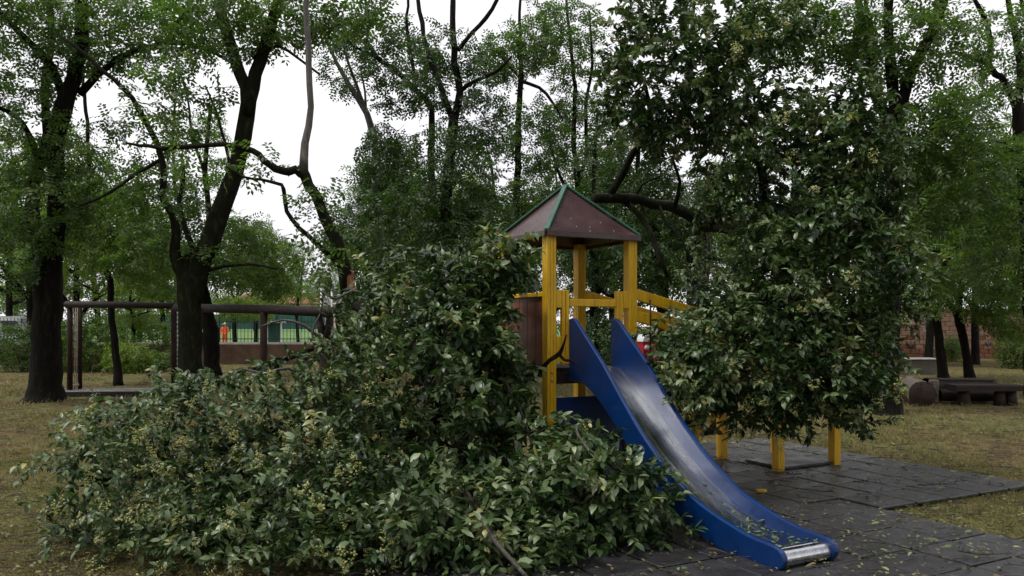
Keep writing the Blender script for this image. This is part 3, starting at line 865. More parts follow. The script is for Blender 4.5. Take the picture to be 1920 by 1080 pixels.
tree('straight_tree', 'straight slim tree rising just left of the tower roof', [
    ('trunk', [(968, 735, 20), (968, 600, 16), (969, 373, 14), (972, 240, 13), (976, 150, 11), (974, 80, 8), (976, -20, 5)], 22, 22),
    ('limb', [(972, 150, 7), (1010, 165, 6), (1035, 190, 5), (1050, 215, 4)], 22, 21.5),
    ('limb', [(975, 145, 6), (950, 120, 5), (930, 90, 4)], 22, 22),
], [(960, 100, 65, 50, 22, 1.2, 80), (1000, 250, 80, 80, 22, 1.3, 70), (930, 400, 70, 70, 21.5, 1.3, 80), (1020, 60, 70, 60, 22, 1.2, 50), (1010, 350, 50, 50, 22, 1, 30)], leaf='robinia', per_m=10, seed=18)

tree('pair_stem_tree', 'thin two-stemmed tree visible above the tower roof', [
    ('trunk', [(1092, 735, 20), (1090, 560, 16), (1086, 400, 13), (1084, 333, 13), (1076, 267, 11), (1078, 180, 9), (1070, 90, 7), (1060, -20, 5)], 23, 23),
    ('limb', [(1086, 340, 9), (1100, 280, 8), (1098, 200, 7), (1110, 120, 6), (1105, 20, 4)], 23, 22.5),
    ('limb', [(1088, 420, 8), (1040, 300, 5), (1030, 240, 4)], 23, 22.5),
], [(1090, 250, 80, 100, 23, 1.5, 90), (1070, 80, 70, 90, 23, 1.4, 70), (1150, 420, 90, 110, 22, 1.5, 110), (1060, 420, 60, 60, 22, 1.2, 50)], leaf='robinia', per_m=10, seed=19)

tree('three_limbed_tree', 'tall tree with three upright limbs behind the hanging foliage', [
    ('trunk', [(1664, 782, 74), (1665, 755, 54), (1667, 640, 45), (1672, 500, 40), (1676, 350, 37), (1679, 235, 36), (1680, 200, 14)], 14.6, 14.6),
    ('limb', [(1678, 300, 22), (1666, 235, 24), (1645, 185, 22), (1634, 130, 22), (1636, 94, 22), (1622, 62, 17), (1614, 28, 15), (1602, -60, 12)], 14.6, 14.9),
    ('limb', [(1678, 300, 24), (1679, 225, 26), (1673, 167, 23), (1670, 111, 23), (1666, 56, 19), (1665, 0, 19), (1660, -90, 14)], 14.6, 14.3),
    ('limb', [(1678, 300, 22), (1686, 225, 25), (1700, 156, 23), (1720, 114, 22), (1745, 67, 20), (1759, 30, 19), (1775, -15, 17), (1800, -90, 12)], 14.6, 14.0),
    ('limb', [(1636, 60, 11), (1624, 20, 9), (1624, -40, 7)], 14.8, 14.8),
], [(1690, 70, 110, 90, 14.5, 1.3, 100), (1740, 250, 80, 90, 14.3, 1.2, 110), (1760, 330, 90, 100, 14.4, 1.2, 130), (1560, 60, 110, 70, 15, 1.2, 110), (1450, 40, 80, 60, 15, 1, 60), (1800, 80, 70, 70, 14.2, 1, 30)], per_m=8, seed=20)

tree('edge_tree', 'forked tree at the right edge with thin bare upper branches', [
    ('trunk', [(1938, 745, 44), (1935, 640, 34), (1928, 480, 30), (1916, 300, 26), (1908, 195, 26)], 18, 18),
    ('limb', [(1907, 205, 17), (1888, 158, 14), (1868, 139, 13), (1854, 120, 12), (1856, 83, 10), (1848, 36, 9), (1824, -5, 8), (1790, -60, 6)], 18, 17.6),
    ('limb', [(1909, 205, 18), (1913, 139, 15), (1909, 94, 14), (1900, 55, 12), (1890, -5, 10), (1880, -70, 8)], 18, 18.2),
    ('limb', [(1855, 122, 8), (1823, 110, 7), (1788, 97, 5), (1760, 108, 4)], 17.7, 17.3),
    ('limb', [(1912, 95, 9), (1930, 60, 8), (1915, 0, 7), (1905, -60, 5)], 18, 18.4),
    ('limb', [(1918, 320, 10), (1880, 265, 8), (1820, 280, 6), (1770, 300, 4)], 18, 17),
], [(1840, 330, 110, 90, 17.6, 1.6, 170), (1880, 100, 90, 90, 18, 1.3, 60), (1800, 200, 70, 60, 17.5, 1.2, 50), (1890, 470, 80, 90, 17.6, 1.4, 130)], per_m=8, seed=21)

tree('bench_tree', 'dark leaning trunk directly behind the log bench', [
    ('trunk', [(1770, 714, 30), (1768, 700, 22), (1762, 650, 17), (1756, 600, 16), (1752, 540, 15), (1756, 440, 13), (1748, 350, 11), (1740, 250, 8)], 23.5, 23.5),
    ('limb', [(1755, 520, 8), (1790, 470, 7), (1830, 440, 5)], 23.5, 23),
], [(1760, 480, 80, 80, 23, 1.8, 150), (1720, 560, 60, 30, 23, 1.2, 50), (1790, 400, 80, 80, 23.5, 1.6, 100)], leaf='far_leaf', per_m=8.5, seed=22)

tree('curved_tree', 'dark trunk curving left that stands right of the leaning trunk', [
    ('trunk', [(1819, 711, 26), (1815, 690, 19), (1806, 640, 16), (1796, 592, 17), (1778, 566, 10), (1764, 548, 8)], 24, 24),
    ('limb', [(1797, 595, 14), (1800, 550, 12), (1812, 490, 10), (1806, 400, 8), (1816, 320, 6)], 24, 24),
], [(1840, 530, 90, 60, 23.5, 1.8, 170), (1900, 590, 60, 45, 23, 1.4, 110), (1830, 400, 90, 90, 24, 1.6, 110)], leaf='far_leaf', per_m=8.5, seed=23)

tree('shadowed_tree', 'dark trunk in shade right of the tower rails, leaning left', [
    ('trunk', [(1248, 735, 34), (1245, 620, 28), (1238, 520, 26), (1225, 440, 22), (1205, 380, 15), (1195, 300, 10), (1205, 180, 7)], 17.5, 17.5),
    ('limb', [(1236, 500, 12), (1262, 430, 9), (1280, 350, 7)], 17.5, 17),
], [(1230, 480, 90, 90, 17, 1.3, 110), (1190, 300, 60, 90, 17, 1.3, 80), (1270, 400, 80, 90, 17, 1.2, 90)], leaf='robinia_dark', per_m=10, seed=24)

tree('thicket_tree', 'dark forked stem seen through the open tower below its roof', [
    ('trunk', [(1122, 745, 24), (1118, 640, 18), (1112, 560, 18), (1118, 500, 16), (1108, 440, 12), (1112, 340, 9), (1120, 220, 6)], 18.5, 18.5),
    ('limb', [(1114, 560, 12), (1140, 510, 11), (1148, 450, 9), (1156, 360, 6)], 18.5, 18),
], [(1110, 470, 70, 70, 18.3, 1.2, 80), (1130, 640, 60, 50, 18, 1.0, 70), (1120, 330, 50, 80, 18.5, 1.2, 50)], leaf='robinia_dark', per_m=10, seed=25)

tree('rear_tree', 'dark trunk just behind the thick leaning-limbed tree', [
    ('trunk', [(398, 706, 44), (396, 680, 34), (394, 620, 32), (386, 570, 22), (380, 500, 18), (392, 420, 14), (385, 320, 11), (395, 200, 8)], 25.5, 25.5),
    ('limb', [(382, 510, 10), (340, 400, 8), (325, 300, 6), (330, 150, 4)], 25.5, 26),
    ('limb', [(390, 410, 9), (430, 330, 7), (412, 230, 5), (385, 160, 3)], 25.5, 25),
    ('limb', [(386, 330, 7), (362, 260, 6), (350, 180, 4), (330, 110, 3)], 25.5, 25),
], [(450, 470, 90, 70, 25, 1.8, 170), (370, 300, 90, 120, 26, 1.8, 70), (300, 500, 80, 60, 25, 1.6, 120), (510, 500, 60, 60, 25, 1.4, 90)], leaf='far_leaf', per_m=12, seed=26)

# ------------------------------------------------------------------ privet masses: the fallen crown and the hanging crown
def fruit_cluster_mesh(seed):
    g = np.random.default_rng(seed)
    vs, fs = [], []
    for i in range(50):
        u = g.uniform()
        rad = .06 * (1 - u) + .008
        a = g.uniform(0, 2 * math.pi)
        c = np.array((.13 * u, rad * math.cos(a) * g.uniform(.4, 1), rad * math.sin(a) * g.uniform(.4, 1)))
        s = g.uniform(.005, .009)
        b = len(vs)
        d = g.normal(size=3); d /= np.linalg.norm(d)
        e = np.cross(d, g.normal(size=3)); e /= np.linalg.norm(e); h = np.cross(d, e)
        vs += [c + d * s * 2, c - d * s * 1.4, c + e * s, c - .5 * s * e + .87 * s * h, c - .5 * s * e - .87 * s * h]
        fs += [(b, b + 2, b + 3), (b, b + 3, b + 4), (b, b + 4, b + 2), (b + 1, b + 3, b + 2), (b + 1, b + 4, b + 3), (b + 1, b + 2, b + 4)]
    me = np_mesh('flower_cluster', vs, fs, 3)
    me.materials.append(M['panicle'])
    return me
PAN = [fruit_cluster_mesh(s) for s in (31, 32, 33)]
_lv, _lt = LEAF
LEAF_T = [leaf_template(1, w, c, fo) for w, c, fo in ((.46, .10, .16), (.54, .20, .24), (.40, .04, .10), (.50, .34, .30), (.44, -.10, .14))]
LEAF_ME = []
for k, (w, c, fo) in enumerate(((.46, .10, .16), (.52, .16, .22), (.42, .05, .10))):
    v, t = leaf_template(1, w, c, fo)
    me = np_mesh('leaf', v, t, 3); me.materials.append(M['privet_single']); LEAF_ME.append(me)

def privet(name, label, limbs, ells, cat, seed, leaf_len=(.042, .094), n_single=300, n_pan=110, zmin=.03, avoid=None, spacing=.026, shoot=.42, shell=.35):
    g = np.random.default_rng(seed)
    paths = [(nm, smooth_path([(*W(s[0], s[1], s[3]), .5 * s[2] * s[3] / F) for s in sp], .15), bk) for nm, sp, bk in limbs]
    b = paths[0][1][0]
    root = empty(name, (b[0], b[1], 0), 0, label, cat)
    for i, (nm, P, bk) in enumerate(paths):
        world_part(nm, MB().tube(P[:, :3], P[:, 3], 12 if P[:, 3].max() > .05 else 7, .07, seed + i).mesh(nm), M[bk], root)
    nodes = np.concatenate([P[len(P) // 4:, :3] for _, P, _ in paths]); nr = np.concatenate([P[len(P) // 4:, 3] for _, P, _ in paths])
    tg = [clumped_points(W(px, py, Y), (rx * Y / F, dr, ry * Y / F), int(n * 2.7), g, shell) for (px, py, rx, ry, Y, dr, n) in ells]
    for (px, py, rx, ry, Y, dr, n) in ells:
        k = int(n * .16)
        d_ = g.normal(size=(k, 3)); d_ /= np.linalg.norm(d_, axis=1)[:, None]
        tg.append(W(px, py, Y) + d_ * np.array((rx * Y / F, dr, ry * Y / F)) * g.uniform(1.0, 1.24, size=(k, 1)) + (0, 0, -.04))
    tg = np.concatenate(tg); tg = tg[tg[:, 2] > zmin]
    if avoid is not None: tg = tg[~avoid(tg)]
    tw = grow(nodes, nr, tg, g, sag=.10, step=.12, maxr=.014)
    O, D, UP, TIP, TD = [], [], [], [], []
    for q, r in tw:
        seg = np.linalg.norm(np.diff(q, axis=0), axis=1); L = seg.sum()
        n = int(min(L, shoot) / spacing) + 2
        cum = np.concatenate(([0], np.cumsum(seg)))
        u = L - np.arange(n) * spacing; u = u[u > 0]; n = len(u)
        P = np.stack([np.interp(u, cum, q[:, i]) for i in range(3)], 1)
        ax = q[-1] - q[-2]; ax /= np.linalg.norm(ax) + 1e-9
        side = np.cross(ax, (0, 0, 1.0)); side /= np.linalg.norm(side) + 1e-9
        bi = np.cross(side, ax)
        ph = (np.arange(n) % 2) * math.pi / 2 * .55 + g.uniform(-.5, .5)
        for sg in (1, -1):                                  # opposite pairs, turned at every node
            d = sg * (np.cos(ph)[:, None] * side + np.sin(ph)[:, None] * bi) + ax * g.uniform(.35, .9, size=(n, 1)) + g.normal(size=(n, 3)) * .22
            d[:, 2] -= .12
            O.append(P); D.append(d)
            UP.append(np.array((0, 0, 1.0)) + g.normal(size=(n, 3)) * .38)
        TIP.append(q[-1]); TD.append(ax)
    O, D, UP = np.concatenate(O), np.concatenate(D), np.concatenate(UP)
    ok = O[:, 2] > .01
    if avoid is not None: ok &= ~avoid(O)
    O, D, UP = O[ok], D[ok], UP[ok]
    fr = frames_from(D, UP); sc = g.uniform(*leaf_len, size=len(O)) * np.interp(O[:, 0], [-2.5, -1.2, -.3, .9, 1.6], [.92, 1.0, 1.25, 1.15, 1.06])
    # the leaves that show largest become single leaves
    ctr = O + fr[:, 0] * sc[:, None] * .5
    px = CX + F * ctr[:, 0] / ctr[:, 1]; py = HZ + F * (H - ctr[:, 2]) / ctr[:, 1]
    cell = (px // 12).astype(int) * 1000 + (py // 12).astype(int)
    order = np.argsort(ctr[:, 1]); _, first = np.unique(cell[order], return_index=True)
    front = order[first]
    view = ctr[front] - np.array((0, 0, H)); view /= np.linalg.norm(view, axis=1)[:, None]
    area = np.abs(np.sum(fr[front, 2] * view, axis=1)) * (sc[front] / ctr[front, 1]) ** 2
    vis = (px[front] > 0) & (px[front] < 1920) & (py[front] > 0) & (py[front] < 1080)
    best = front[np.argsort(-area * vis)[:n_single]]
    for i in best:
        o = link('leaf', LEAF_ME[i % 3], None, root)
        m = Matrix(((*(fr[i, :, 0] * sc[i]), O[i, 0]), (*(fr[i, :, 1] * sc[i]), O[i, 1]), (*(fr[i, :, 2] * sc[i]), O[i, 2]), (0, 0, 0, 1)))
        o.matrix_parent_inverse = root.matrix_basis.inverted()
        o.matrix_basis = m
    keep = np.ones(len(O), bool); keep[best] = False
    vv, ff, nb = [], [], 0
    kind_ = g.integers(0, len(LEAF_T), size=len(O))
    for k, (tv, tt) in enumerate(LEAF_T):
        m_ = keep & (kind_ == k)
        v, f = scatter(tv, tt, O[m_], fr[m_], sc[m_])
        vv.append(v); ff.append(f + nb); nb += len(v)
    v, f = np.concatenate(vv), np.concatenate(ff)
    TRI[0] += len(f)
    o = world_part('foliage', np_mesh('foliage', v, f, 3), M['privet'], root); o['kind'] = 'stuff'
    o = world_part('twigs', twig_mesh('twigs', tw), M['shoot'], root); o['kind'] = 'stuff'
    # flower clusters at shoot tips near the outside
    TIP, TD = np.array(TIP), np.array(TD)
    px = CX + F * TIP[:, 0] / TIP[:, 1]; py = HZ + F * (H - TIP[:, 2]) / TIP[:, 1]
    cell = (px // 20).astype(int) * 1000 + (py // 20).astype(int)
    order = np.argsort(TIP[:, 1]); _, first = np.unique(cell[order], return_index=True)
    sel = order[first]; sel = sel[np.argsort(g.uniform(size=len(sel)) + .28 * (px[sel] > 780) + .22 * (py[sel] < 700))]
    for i in sel[:n_pan]:
        o = link('flower_cluster', PAN[i % 3], None, root)
        d = Vector(TD[i]) + Vector((0, 0, -.55)); d.normalize()
        o.matrix_parent_inverse = root.matrix_basis.inverted()
        o.matrix_basis = Matrix.Translation(Vector(TIP[i]) + Vector((0, -.02, 0))) @ d.to_track_quat('X', 'Z').to_matrix().to_4x4() @ Matrix.Scale(g.uniform(.7, 1.25), 4)
    return root

def in_play(P):
    """keeps leaves out of the tower's timber, the roof and the slide trough"""
    x, y = to_local(P[:, 0], P[:, 1]); z = P[:, 2]
    tower = (x > -.03) & (x < S + .03) & (y > -.10) & (y < S + .05)
    roofb = (x > -.15) & (x < S + .15) & (y > -.15) & (y < S + .15) & (z > 2.3)
    l = -0.035 - y
    bedz = np.interp(l, [p[0] for p in bed_p], [p[1] for p in bed_p])
    topz = np.interp(l, [p[0] for p in top_p[:17]], [p[1] for p in top_p[:17]])
    sl = (x > sx0 - .05) & (x < sx1 + .05) & (l > -.1) & (l < 2.75) & (z < topz + .02)
    return tower | roofb | sl

def in_play_left(P):
    px = CX + F * P[:, 0] / P[:, 1]; py = HZ + F * (H - P[:, 2]) / P[:, 1]
    return in_play(P) | ((px > 1012) & (py < 770)) | ((px > 962 + 10 * np.sin(py * .13)) & (py > 545) & (py < 655))

privet('fallen_tree', 'fallen crown of glossy green leaves and yellow flower clusters covering the foreground', [
    ('trunk', [(668, 566, 30, 12.7), (735, 620, 34, 10.4), (800, 700, 34, 8.6), (850, 790, 32, 7.4), (890, 900, 27, 6.4), (925, 985, 22, 5.8), (985, 1078, 18, 5.35)], 'bark'),
    ('limb', [(780, 670, 24, 9.0), (660, 740, 22, 7.8), (520, 800, 20, 6.9), (380, 860, 16, 6.4), (240, 900, 9, 6.2), (140, 890, 5, 6.1)], 'bark'),
    ('limb', [(830, 740, 22, 7.9), (860, 640, 18, 7.5), (900, 560, 12, 7.3), (945, 490, 7, 7.2), (985, 455, 4, 7.1)], 'bark'),
    ('limb', [(880, 870, 20, 6.6), (990, 880, 15, 6.2), (1100, 920, 11, 5.9), (1210, 940, 6, 5.7)], 'bark'),
    ('limb', [(840, 770, 18, 7.5), (720, 850, 15, 6.6), (600, 960, 10, 5.8), (480, 1010, 6, 5.6)], 'bark'),
    ('limb', [(760, 660, 16, 9.0), (640, 640, 12, 8.2), (520, 680, 8, 7.4), (400, 710, 6, 6.9)], 'bark'),
    ('limb', [(870, 915, 8, 5.75), (900, 962, 9, 5.35), (925, 1010, 9, 5.1), (945, 1035, 9, 5.0), (990, 1085, 8, 4.85)], 'bark_grey'),
    ('bare_branch', [(660, 650, 8, 7.6), (610, 640, 7, 7.3), (570, 610, 6, 7.2), (530, 600, 4, 7.1), (490, 612, 3, 7.0)], 'bark_grey'),
    ('bare_branch', [(640, 700, 7, 7.0), (600, 665, 6, 6.9), (585, 625, 4, 6.9), (600, 590, 3, 6.9)], 'bark_grey'),
    ('bare_branch', [(600, 720, 7, 6.8), (540, 690, 6, 6.6), (500, 700, 5, 6.5), (450, 690, 3, 6.5)], 'bark_grey'),
    ('bare_branch', [(940, 700, 7, 6.9), (960, 740, 6, 6.75), (985, 790, 5, 6.6), (1000, 850, 4, 6.4)], 'bark_grey'),
    ('bare_branch', [(700, 560, 6, 7.3), (660, 545, 5, 7.2), (630, 560, 4, 7.1), (600, 545, 3, 7.1)], 'bark_grey'),
    ('bare_branch', [(1120, 850, 5, 6.0), (1080, 800, 5, 6.0), (1100, 840, 4, 5.8), (1180, 890, 3, 5.6)], 'bark_grey'),
    ('broken_branch', [(940, 745, 10, 7.2), (978, 712, 9, 7.15), (1008, 697, 10, 7.1), (1030, 676, 8, 7.05), (1048, 664, 9, 7.05), (1056, 648, 5, 7.03), (1062, 628, 3, 7.05)], 'bark'),
    ('broken_branch', [(1048, 663, 7, 7.05), (1058, 675, 6, 7.0), (1068, 676, 5, 6.97), (1077, 682, 4, 6.95)], 'bark'),
], [(310, 880, 215, 165, 6.3, .75, 360), (260, 835, 100, 85, 6.4, .5, 80), (570, 868, 270, 178, 6.6, 1.0, 490), (300, 1000, 170, 95, 5.6, .4, 150), (600, 1030, 320, 100, 5.3, .35, 260), (960, 1030, 190, 80, 5.35, .3, 140), (790, 770, 210, 260, 7.0, 1.0, 560), (860, 590, 140, 130, 7.3, .65, 260),
    (1100, 950, 185, 130, 5.9, .45, 300), (700, 980, 360, 140, 5.7, .6, 480), (730, 570, 110, 70, 7.6, .6, 90), (540, 705, 130, 50, 7.2, .5, 26), (350, 720, 90, 40, 6.7, .4, 36),
    (1060, 850, 85, 75, 6.4, .35, 110), (940, 600, 62, 170, 6.95, .25, 150), (965, 480, 55, 45, 7.0, .2, 40), (780, 500, 120, 50, 7.4, .5, 60), (955, 780, 45, 90, 7.0, .25, 90), (985, 470, 26, 40, 7.0, .1, 24)],
    'fallen tree', 41, avoid=in_play_left)

privet('hanging_tree', 'storm-bent tree whose leafy crown hangs over the ramp right of the tower', [
    ('trunk', [(1312, 815, 62, 12), (1312, 760, 50, 12), (1312, 640, 46, 12), (1306, 540, 38, 12), (1304, 470, 36, 11.9), (1312, 430, 30, 11.6), (1318, 405, 12, 11.5)], 'bark'),
    ('limb', [(1314, 440, 34, 11.6), (1325, 420, 30, 11.2), (1380, 432, 26, 10.2), (1440, 480, 25, 9.0), (1490, 570, 24, 8.2), (1490, 670, 18, 7.7), (1460, 750, 10, 7.4)], 'bark_mossy'),
    ('limb', [(1330, 425, 23, 11.4), (1305, 412, 20, 10.9), (1280, 396, 20, 10.6), (1255, 386, 19, 10.3), (1225, 383, 18, 10.1), (1200, 374, 18, 9.9), (1150, 372, 20, 9.7), (1112, 372, 19, 9.6)], 'bark_mossy'),
    ('limb', [(1265, 390, 9, 10.3), (1275, 340, 7, 10.1), (1262, 300, 5, 9.9), (1275, 260, 3, 9.8)], 'bark_mossy'),
    ('limb', [(1235, 384, 7, 10.1), (1250, 420, 5, 10.0), (1280, 450, 4, 9.9), (1290, 490, 3, 9.8)], 'bark_mossy'),
    ('limb', [(1190, 376, 6, 9.9), (1205, 345, 5, 9.8), (1240, 330, 3, 9.7)], 'bark_mossy'),
    ('limb', [(1140, 368, 15, 9.7), (1165, 330, 14, 9.6), (1186, 288, 13, 9.4), (1212, 250, 12, 9.2), (1218, 205, 9, 9.0), (1210, 160, 6, 8.8)], 'bark_mossy'),
    ('limb', [(1170, 376, 12, 9.8), (1205, 410, 10, 9.7), (1228, 460, 9, 9.6), (1252, 520, 7, 9.5)], 'bark_mossy'),
    ('limb', [(1400, 445, 20, 9.9), (1430, 380, 18, 9.0), (1420, 290, 15, 8.6), (1370, 210, 12, 8.5), (1290, 150, 8, 8.4)], 'bark'),
    ('limb', [(1460, 510, 18, 8.7), (1540, 440, 14, 8.2), (1590, 360, 10, 8.0), (1610, 250, 6, 8.0)], 'bark'),
    ('limb', [(1325, 425, 14, 11), (1350, 395, 10, 10.4), (1358, 360, 9, 10), (1400, 330, 6, 9.6)], 'bark_mossy'),
    ('limb', [(1330, 600, 7, 11.5), (1324, 540, 8, 11.4), (1330, 480, 9, 11.2), (1326, 425, 7, 11.2)], 'bark_grey'),
], [(1440, 672, 222, 142, 7.6, .75, 740), (1540, 520, 175, 160, 7.8, .85, 560), (1480, 330, 180, 150, 8.2, .8, 520), (1270, 130, 165, 160, 8.4, .8, 480), (1300, 235, 110, 75, 8.5, .5, 130),
    (1610, 330, 80, 200, 8.0, .6, 330), (1292, 698, 66, 84, 7.0, .32, 160), (1560, 720, 110, 85, 7.4, .55, 200), (1430, 60, 110, 70, 8.6, .7, 60), (1500, 210, 90, 60, 8.2, .5, 40), (1380, 560, 45, 60, 8.4, .4, 60), (1312, 500, 45, 60, 10.9, .3, 60)],
    'tree', 42, avoid=in_play, zmin=.55, n_pan=60, spacing=.022)

# ------------------------------------------------------------------ the wood behind: kinds of tree, copied with their parts
def tree_kind(name, seed, height, spread, leaf, bark, low=.3, n=230, per_m=3.2, sc=(1.9, 3.0)):
    g = np.random.default_rng(seed)
    root = empty(name)
    P = smooth_path([(0, 0, -.1, .22), (.05, 0, .4, .17), (g.uniform(-.2, .2), g.uniform(-.2, .2), height * .4, .13), (g.uniform(-.5, .5), g.uniform(-.4, .4), height * .75, .08), (g.uniform(-.6, .6), 0, height * .98, .02)], .4)
    link('trunk', MB().tube(P[:, :3], P[:, 3], 9, .06, seed).mesh('trunk'), M[bark], root)
    nodes, nr = [P[len(P) // 4:, :3]], [P[len(P) // 4:, 3]]
    for k in range(6):
        i = int(len(P) * g.uniform(.28, .75)); a = g.uniform(0, 6.28); ln = spread * g.uniform(.5, .9)
        s = P[i, :3]; e = s + np.array((math.cos(a) * ln, math.sin(a) * ln, ln * g.uniform(.5, 1.3)))
        q = smooth_path([(*s, P[i, 3] * .7), (*(s * .5 + e * .5 + g.normal(size=3) * .3), P[i, 3] * .45), (*e, .015)], .4)
        link('limb', MB().tube(q[:, :3], q[:, 3], 6, .05, seed + k).mesh('limb'), M[bark], root)
        nodes.append(q[:, :3]); nr.append(q[:, 3])
    nodes, nr = np.concatenate(nodes), np.concatenate(nr)
    cl = []
    for k in range(9):
        a, u = g.uniform(0, 6.28), g.uniform(low, 1)
        rr = spread * (1 - .55 * abs(u - .5)) * g.uniform(.25, .75)
        cl.append(ellipsoid_points((rr * math.cos(a), rr * math.sin(a), height * u), (spread * .5, spread * .5, height * .12), n // 9, g))
    tw = grow(nodes, nr, np.concatenate(cl), g, step=.4, maxr=.03)
    o = link('twigs', twig_mesh('twigs', tw), M['twig'], root); o['kind'] = 'stuff'
    v, f = sprays_on(tw, g, per_m, .25, SPR_SMALL, sc)
    TRI[0] += len(f) * 2
    o = link('crown', np_mesh('crown', v, f, 4), M[leaf], root); o['kind'] = 'stuff'
    return root

def copy_tree(o, parent=None):
    c = o.copy(); COL.objects.link(c)
    if parent is not None: c.parent = parent
    for ch in [x for x in bpy.data.objects if x.parent == o]: copy_tree(ch, c)
    return c

def place(kind, used, px, Y, s, label, group):
    o = kind if not used[0] else copy_tree(kind)
    used[0] = True
    x = (px - CX) / F * Y
    o.location = (x, Y, 0); o.scale = (s * rnd.uniform(.9, 1.1), s * rnd.uniform(.9, 1.1), s)
    o.rotation_euler = (0, 0, rnd.uniform(0, 6.28))
    tag(o, label, 'tree', group)
    return o

kindA = tree_kind('background_tree', 51, 9, 2.6, 'far_leaf', 'bark', .15, 520, 8.0, (2.2, 3.6))
kindB = tree_kind('background_tree', 52, 11, 2.8, 'robinia', 'bark', .2, 520, 8.0, (2.2, 3.6))
kindC = tree_kind('yellowish_tree', 53, 6.5, 2.3, 'bright_leaf', 'bark', .10, 420, 8.0, (2.0, 3.2))
uA, uB, uC = [False], [False], [False]
GA, GB, GC = 'leafy trees of the wood behind the playground', 'tall trees of the wood behind the playground', 'yellow-green trees beyond the swing frame'
WHERE = {-60: 'outermost on the left', 60: 'behind the forked tree', 150: 'left of the slender tree', 1660: 'behind the three-limbed tree', 1740: 'behind the leaning bench tree', 1830: 'behind the curved trunk',
    1940: 'at the right edge', 1990: 'outermost on the right', 720: 'behind the pale stemmed tree', 790: 'left of the crooked stem', 880: 'right of the twin-stemmed tree', 950: 'left of the tower roof',
    1180: 'seen right of the tower roof', 1330: 'behind the hanging crown on its left', 1420: 'behind the middle of the hanging crown', 1540: 'behind the right half of the hanging crown',
    500: 'right of the leaning limb, far beyond the fence', 560: 'far beyond the fence left of the snapped trunk', 620: 'far beyond the lattice boom',
    20: 'at the far left', 110: 'above the rope ladder', 260: 'right of the slender tree', 330: 'left of the thick leaning tree', 740: 'left of the twin-stemmed tree', 850: 'directly behind the twin-stemmed tree',
    1000: 'just left of the roof tip', 1090: 'just right of the roof tip', 1250: 'above the mossy limb', 1380: 'left behind the hanging crown', 1500: 'behind the top of the hanging crown', 1620: 'left of the three-limbed tree',
    1760: 'above the log bench', 690: 'right of the open patch of sky', 775: 'seen between the pale stem and the crooked stem', 910: 'left of the straight slim tree', 1040: 'seen above the left roof slope', 1150: 'seen above the right roof slope', 1900: 'behind the edge tree', 190: 'behind the slender tree', 250: 'right above the yellow-green bush', 440: 'right of the thick leaning trunk', 310: 'left of the thick leaning trunk', 30: 'behind the parked vans', 480: 'above the person in orange'}
for px, Y, s in ((-60, 30, 1.0), (60, 36, 1.0), (150, 29, .75), (1660, 34, .95), (1740, 31, .9), (1830, 33, .95), (1940, 30, 1.1), (1990, 36, 1.2), (720, 30, .8), (790, 33, .8), (880, 31, .75), (950, 36, .7), (1180, 30, .75), (1330, 31, .8), (1420, 34, .9), (1540, 33, .9), (500, 52, .8), (560, 60, .8), (620, 58, .7)):
    place(kindA, uA, px, Y, s, 'broad leafy tree ' + WHERE[px], GA)
for px, Y, s in ((20, 40, 1.0), (110, 44, 1.0), (260, 40, .8), (330, 46, .85), (740, 42, .8), (850, 44, .85), (1000, 46, .8), (1090, 40, .8), (1250, 42, .9), (1380, 44, 1.0), (1500, 42, 1.0), (1620, 44, 1.0), (1760, 46, 1.1), (1900, 44, 1.2), (690, 40, .8), (775, 38, .95), (910, 37, .95), (1040, 38, .9), (1150, 36, .9)):
    place(kindB, uB, px, Y, s, 'tall distant tree ' + WHERE[px], GB)
for px, Y, s in ((190, 36, .9), (250, 31.5, .55), (440, 38, .75), (310, 42, .9), (30, 50, 1.0), (480, 46, .8)):
    place(kindC, uC, px, Y, s, 'yellow-green tree ' + WHERE[px], GC)

# unseen trees added behind and beside the viewpoint to shade the foreground
for k, (x, y, sc_) in enumerate(((-9, -4, 1.0), (-5, -9, 1.1), (1, -8, 1.1), (6, -6, 1.0), (10, -1, 1.0), (-13, 3, 1.0), (13, 6, .95), (-3.5, -4.5, .9), (4.5, -3.5, .9), (.5, -4.2, .85), (-7, 0, .9), (7.5, 1.2, .9))):
    o = copy_tree(kindA if k % 2 else kindB)
    o.location = (x, y, 0); o.scale = (sc_ * 1.15, sc_ * 1.15, sc_); o.rotation_euler = (0, 0, 1.3 * k)
    tag(o, 'unseen tree added for shade behind the viewpoint, ' + ('to its far left', 'at the back left', 'straight behind', 'at the back right', 'to its right', 'left of the open grass', 'right of the paving', 'close at the back left', 'close at the back right', 'close behind', 'close on the left', 'close on the right')[k], 'tree', 'shade trees added round the viewpoint')

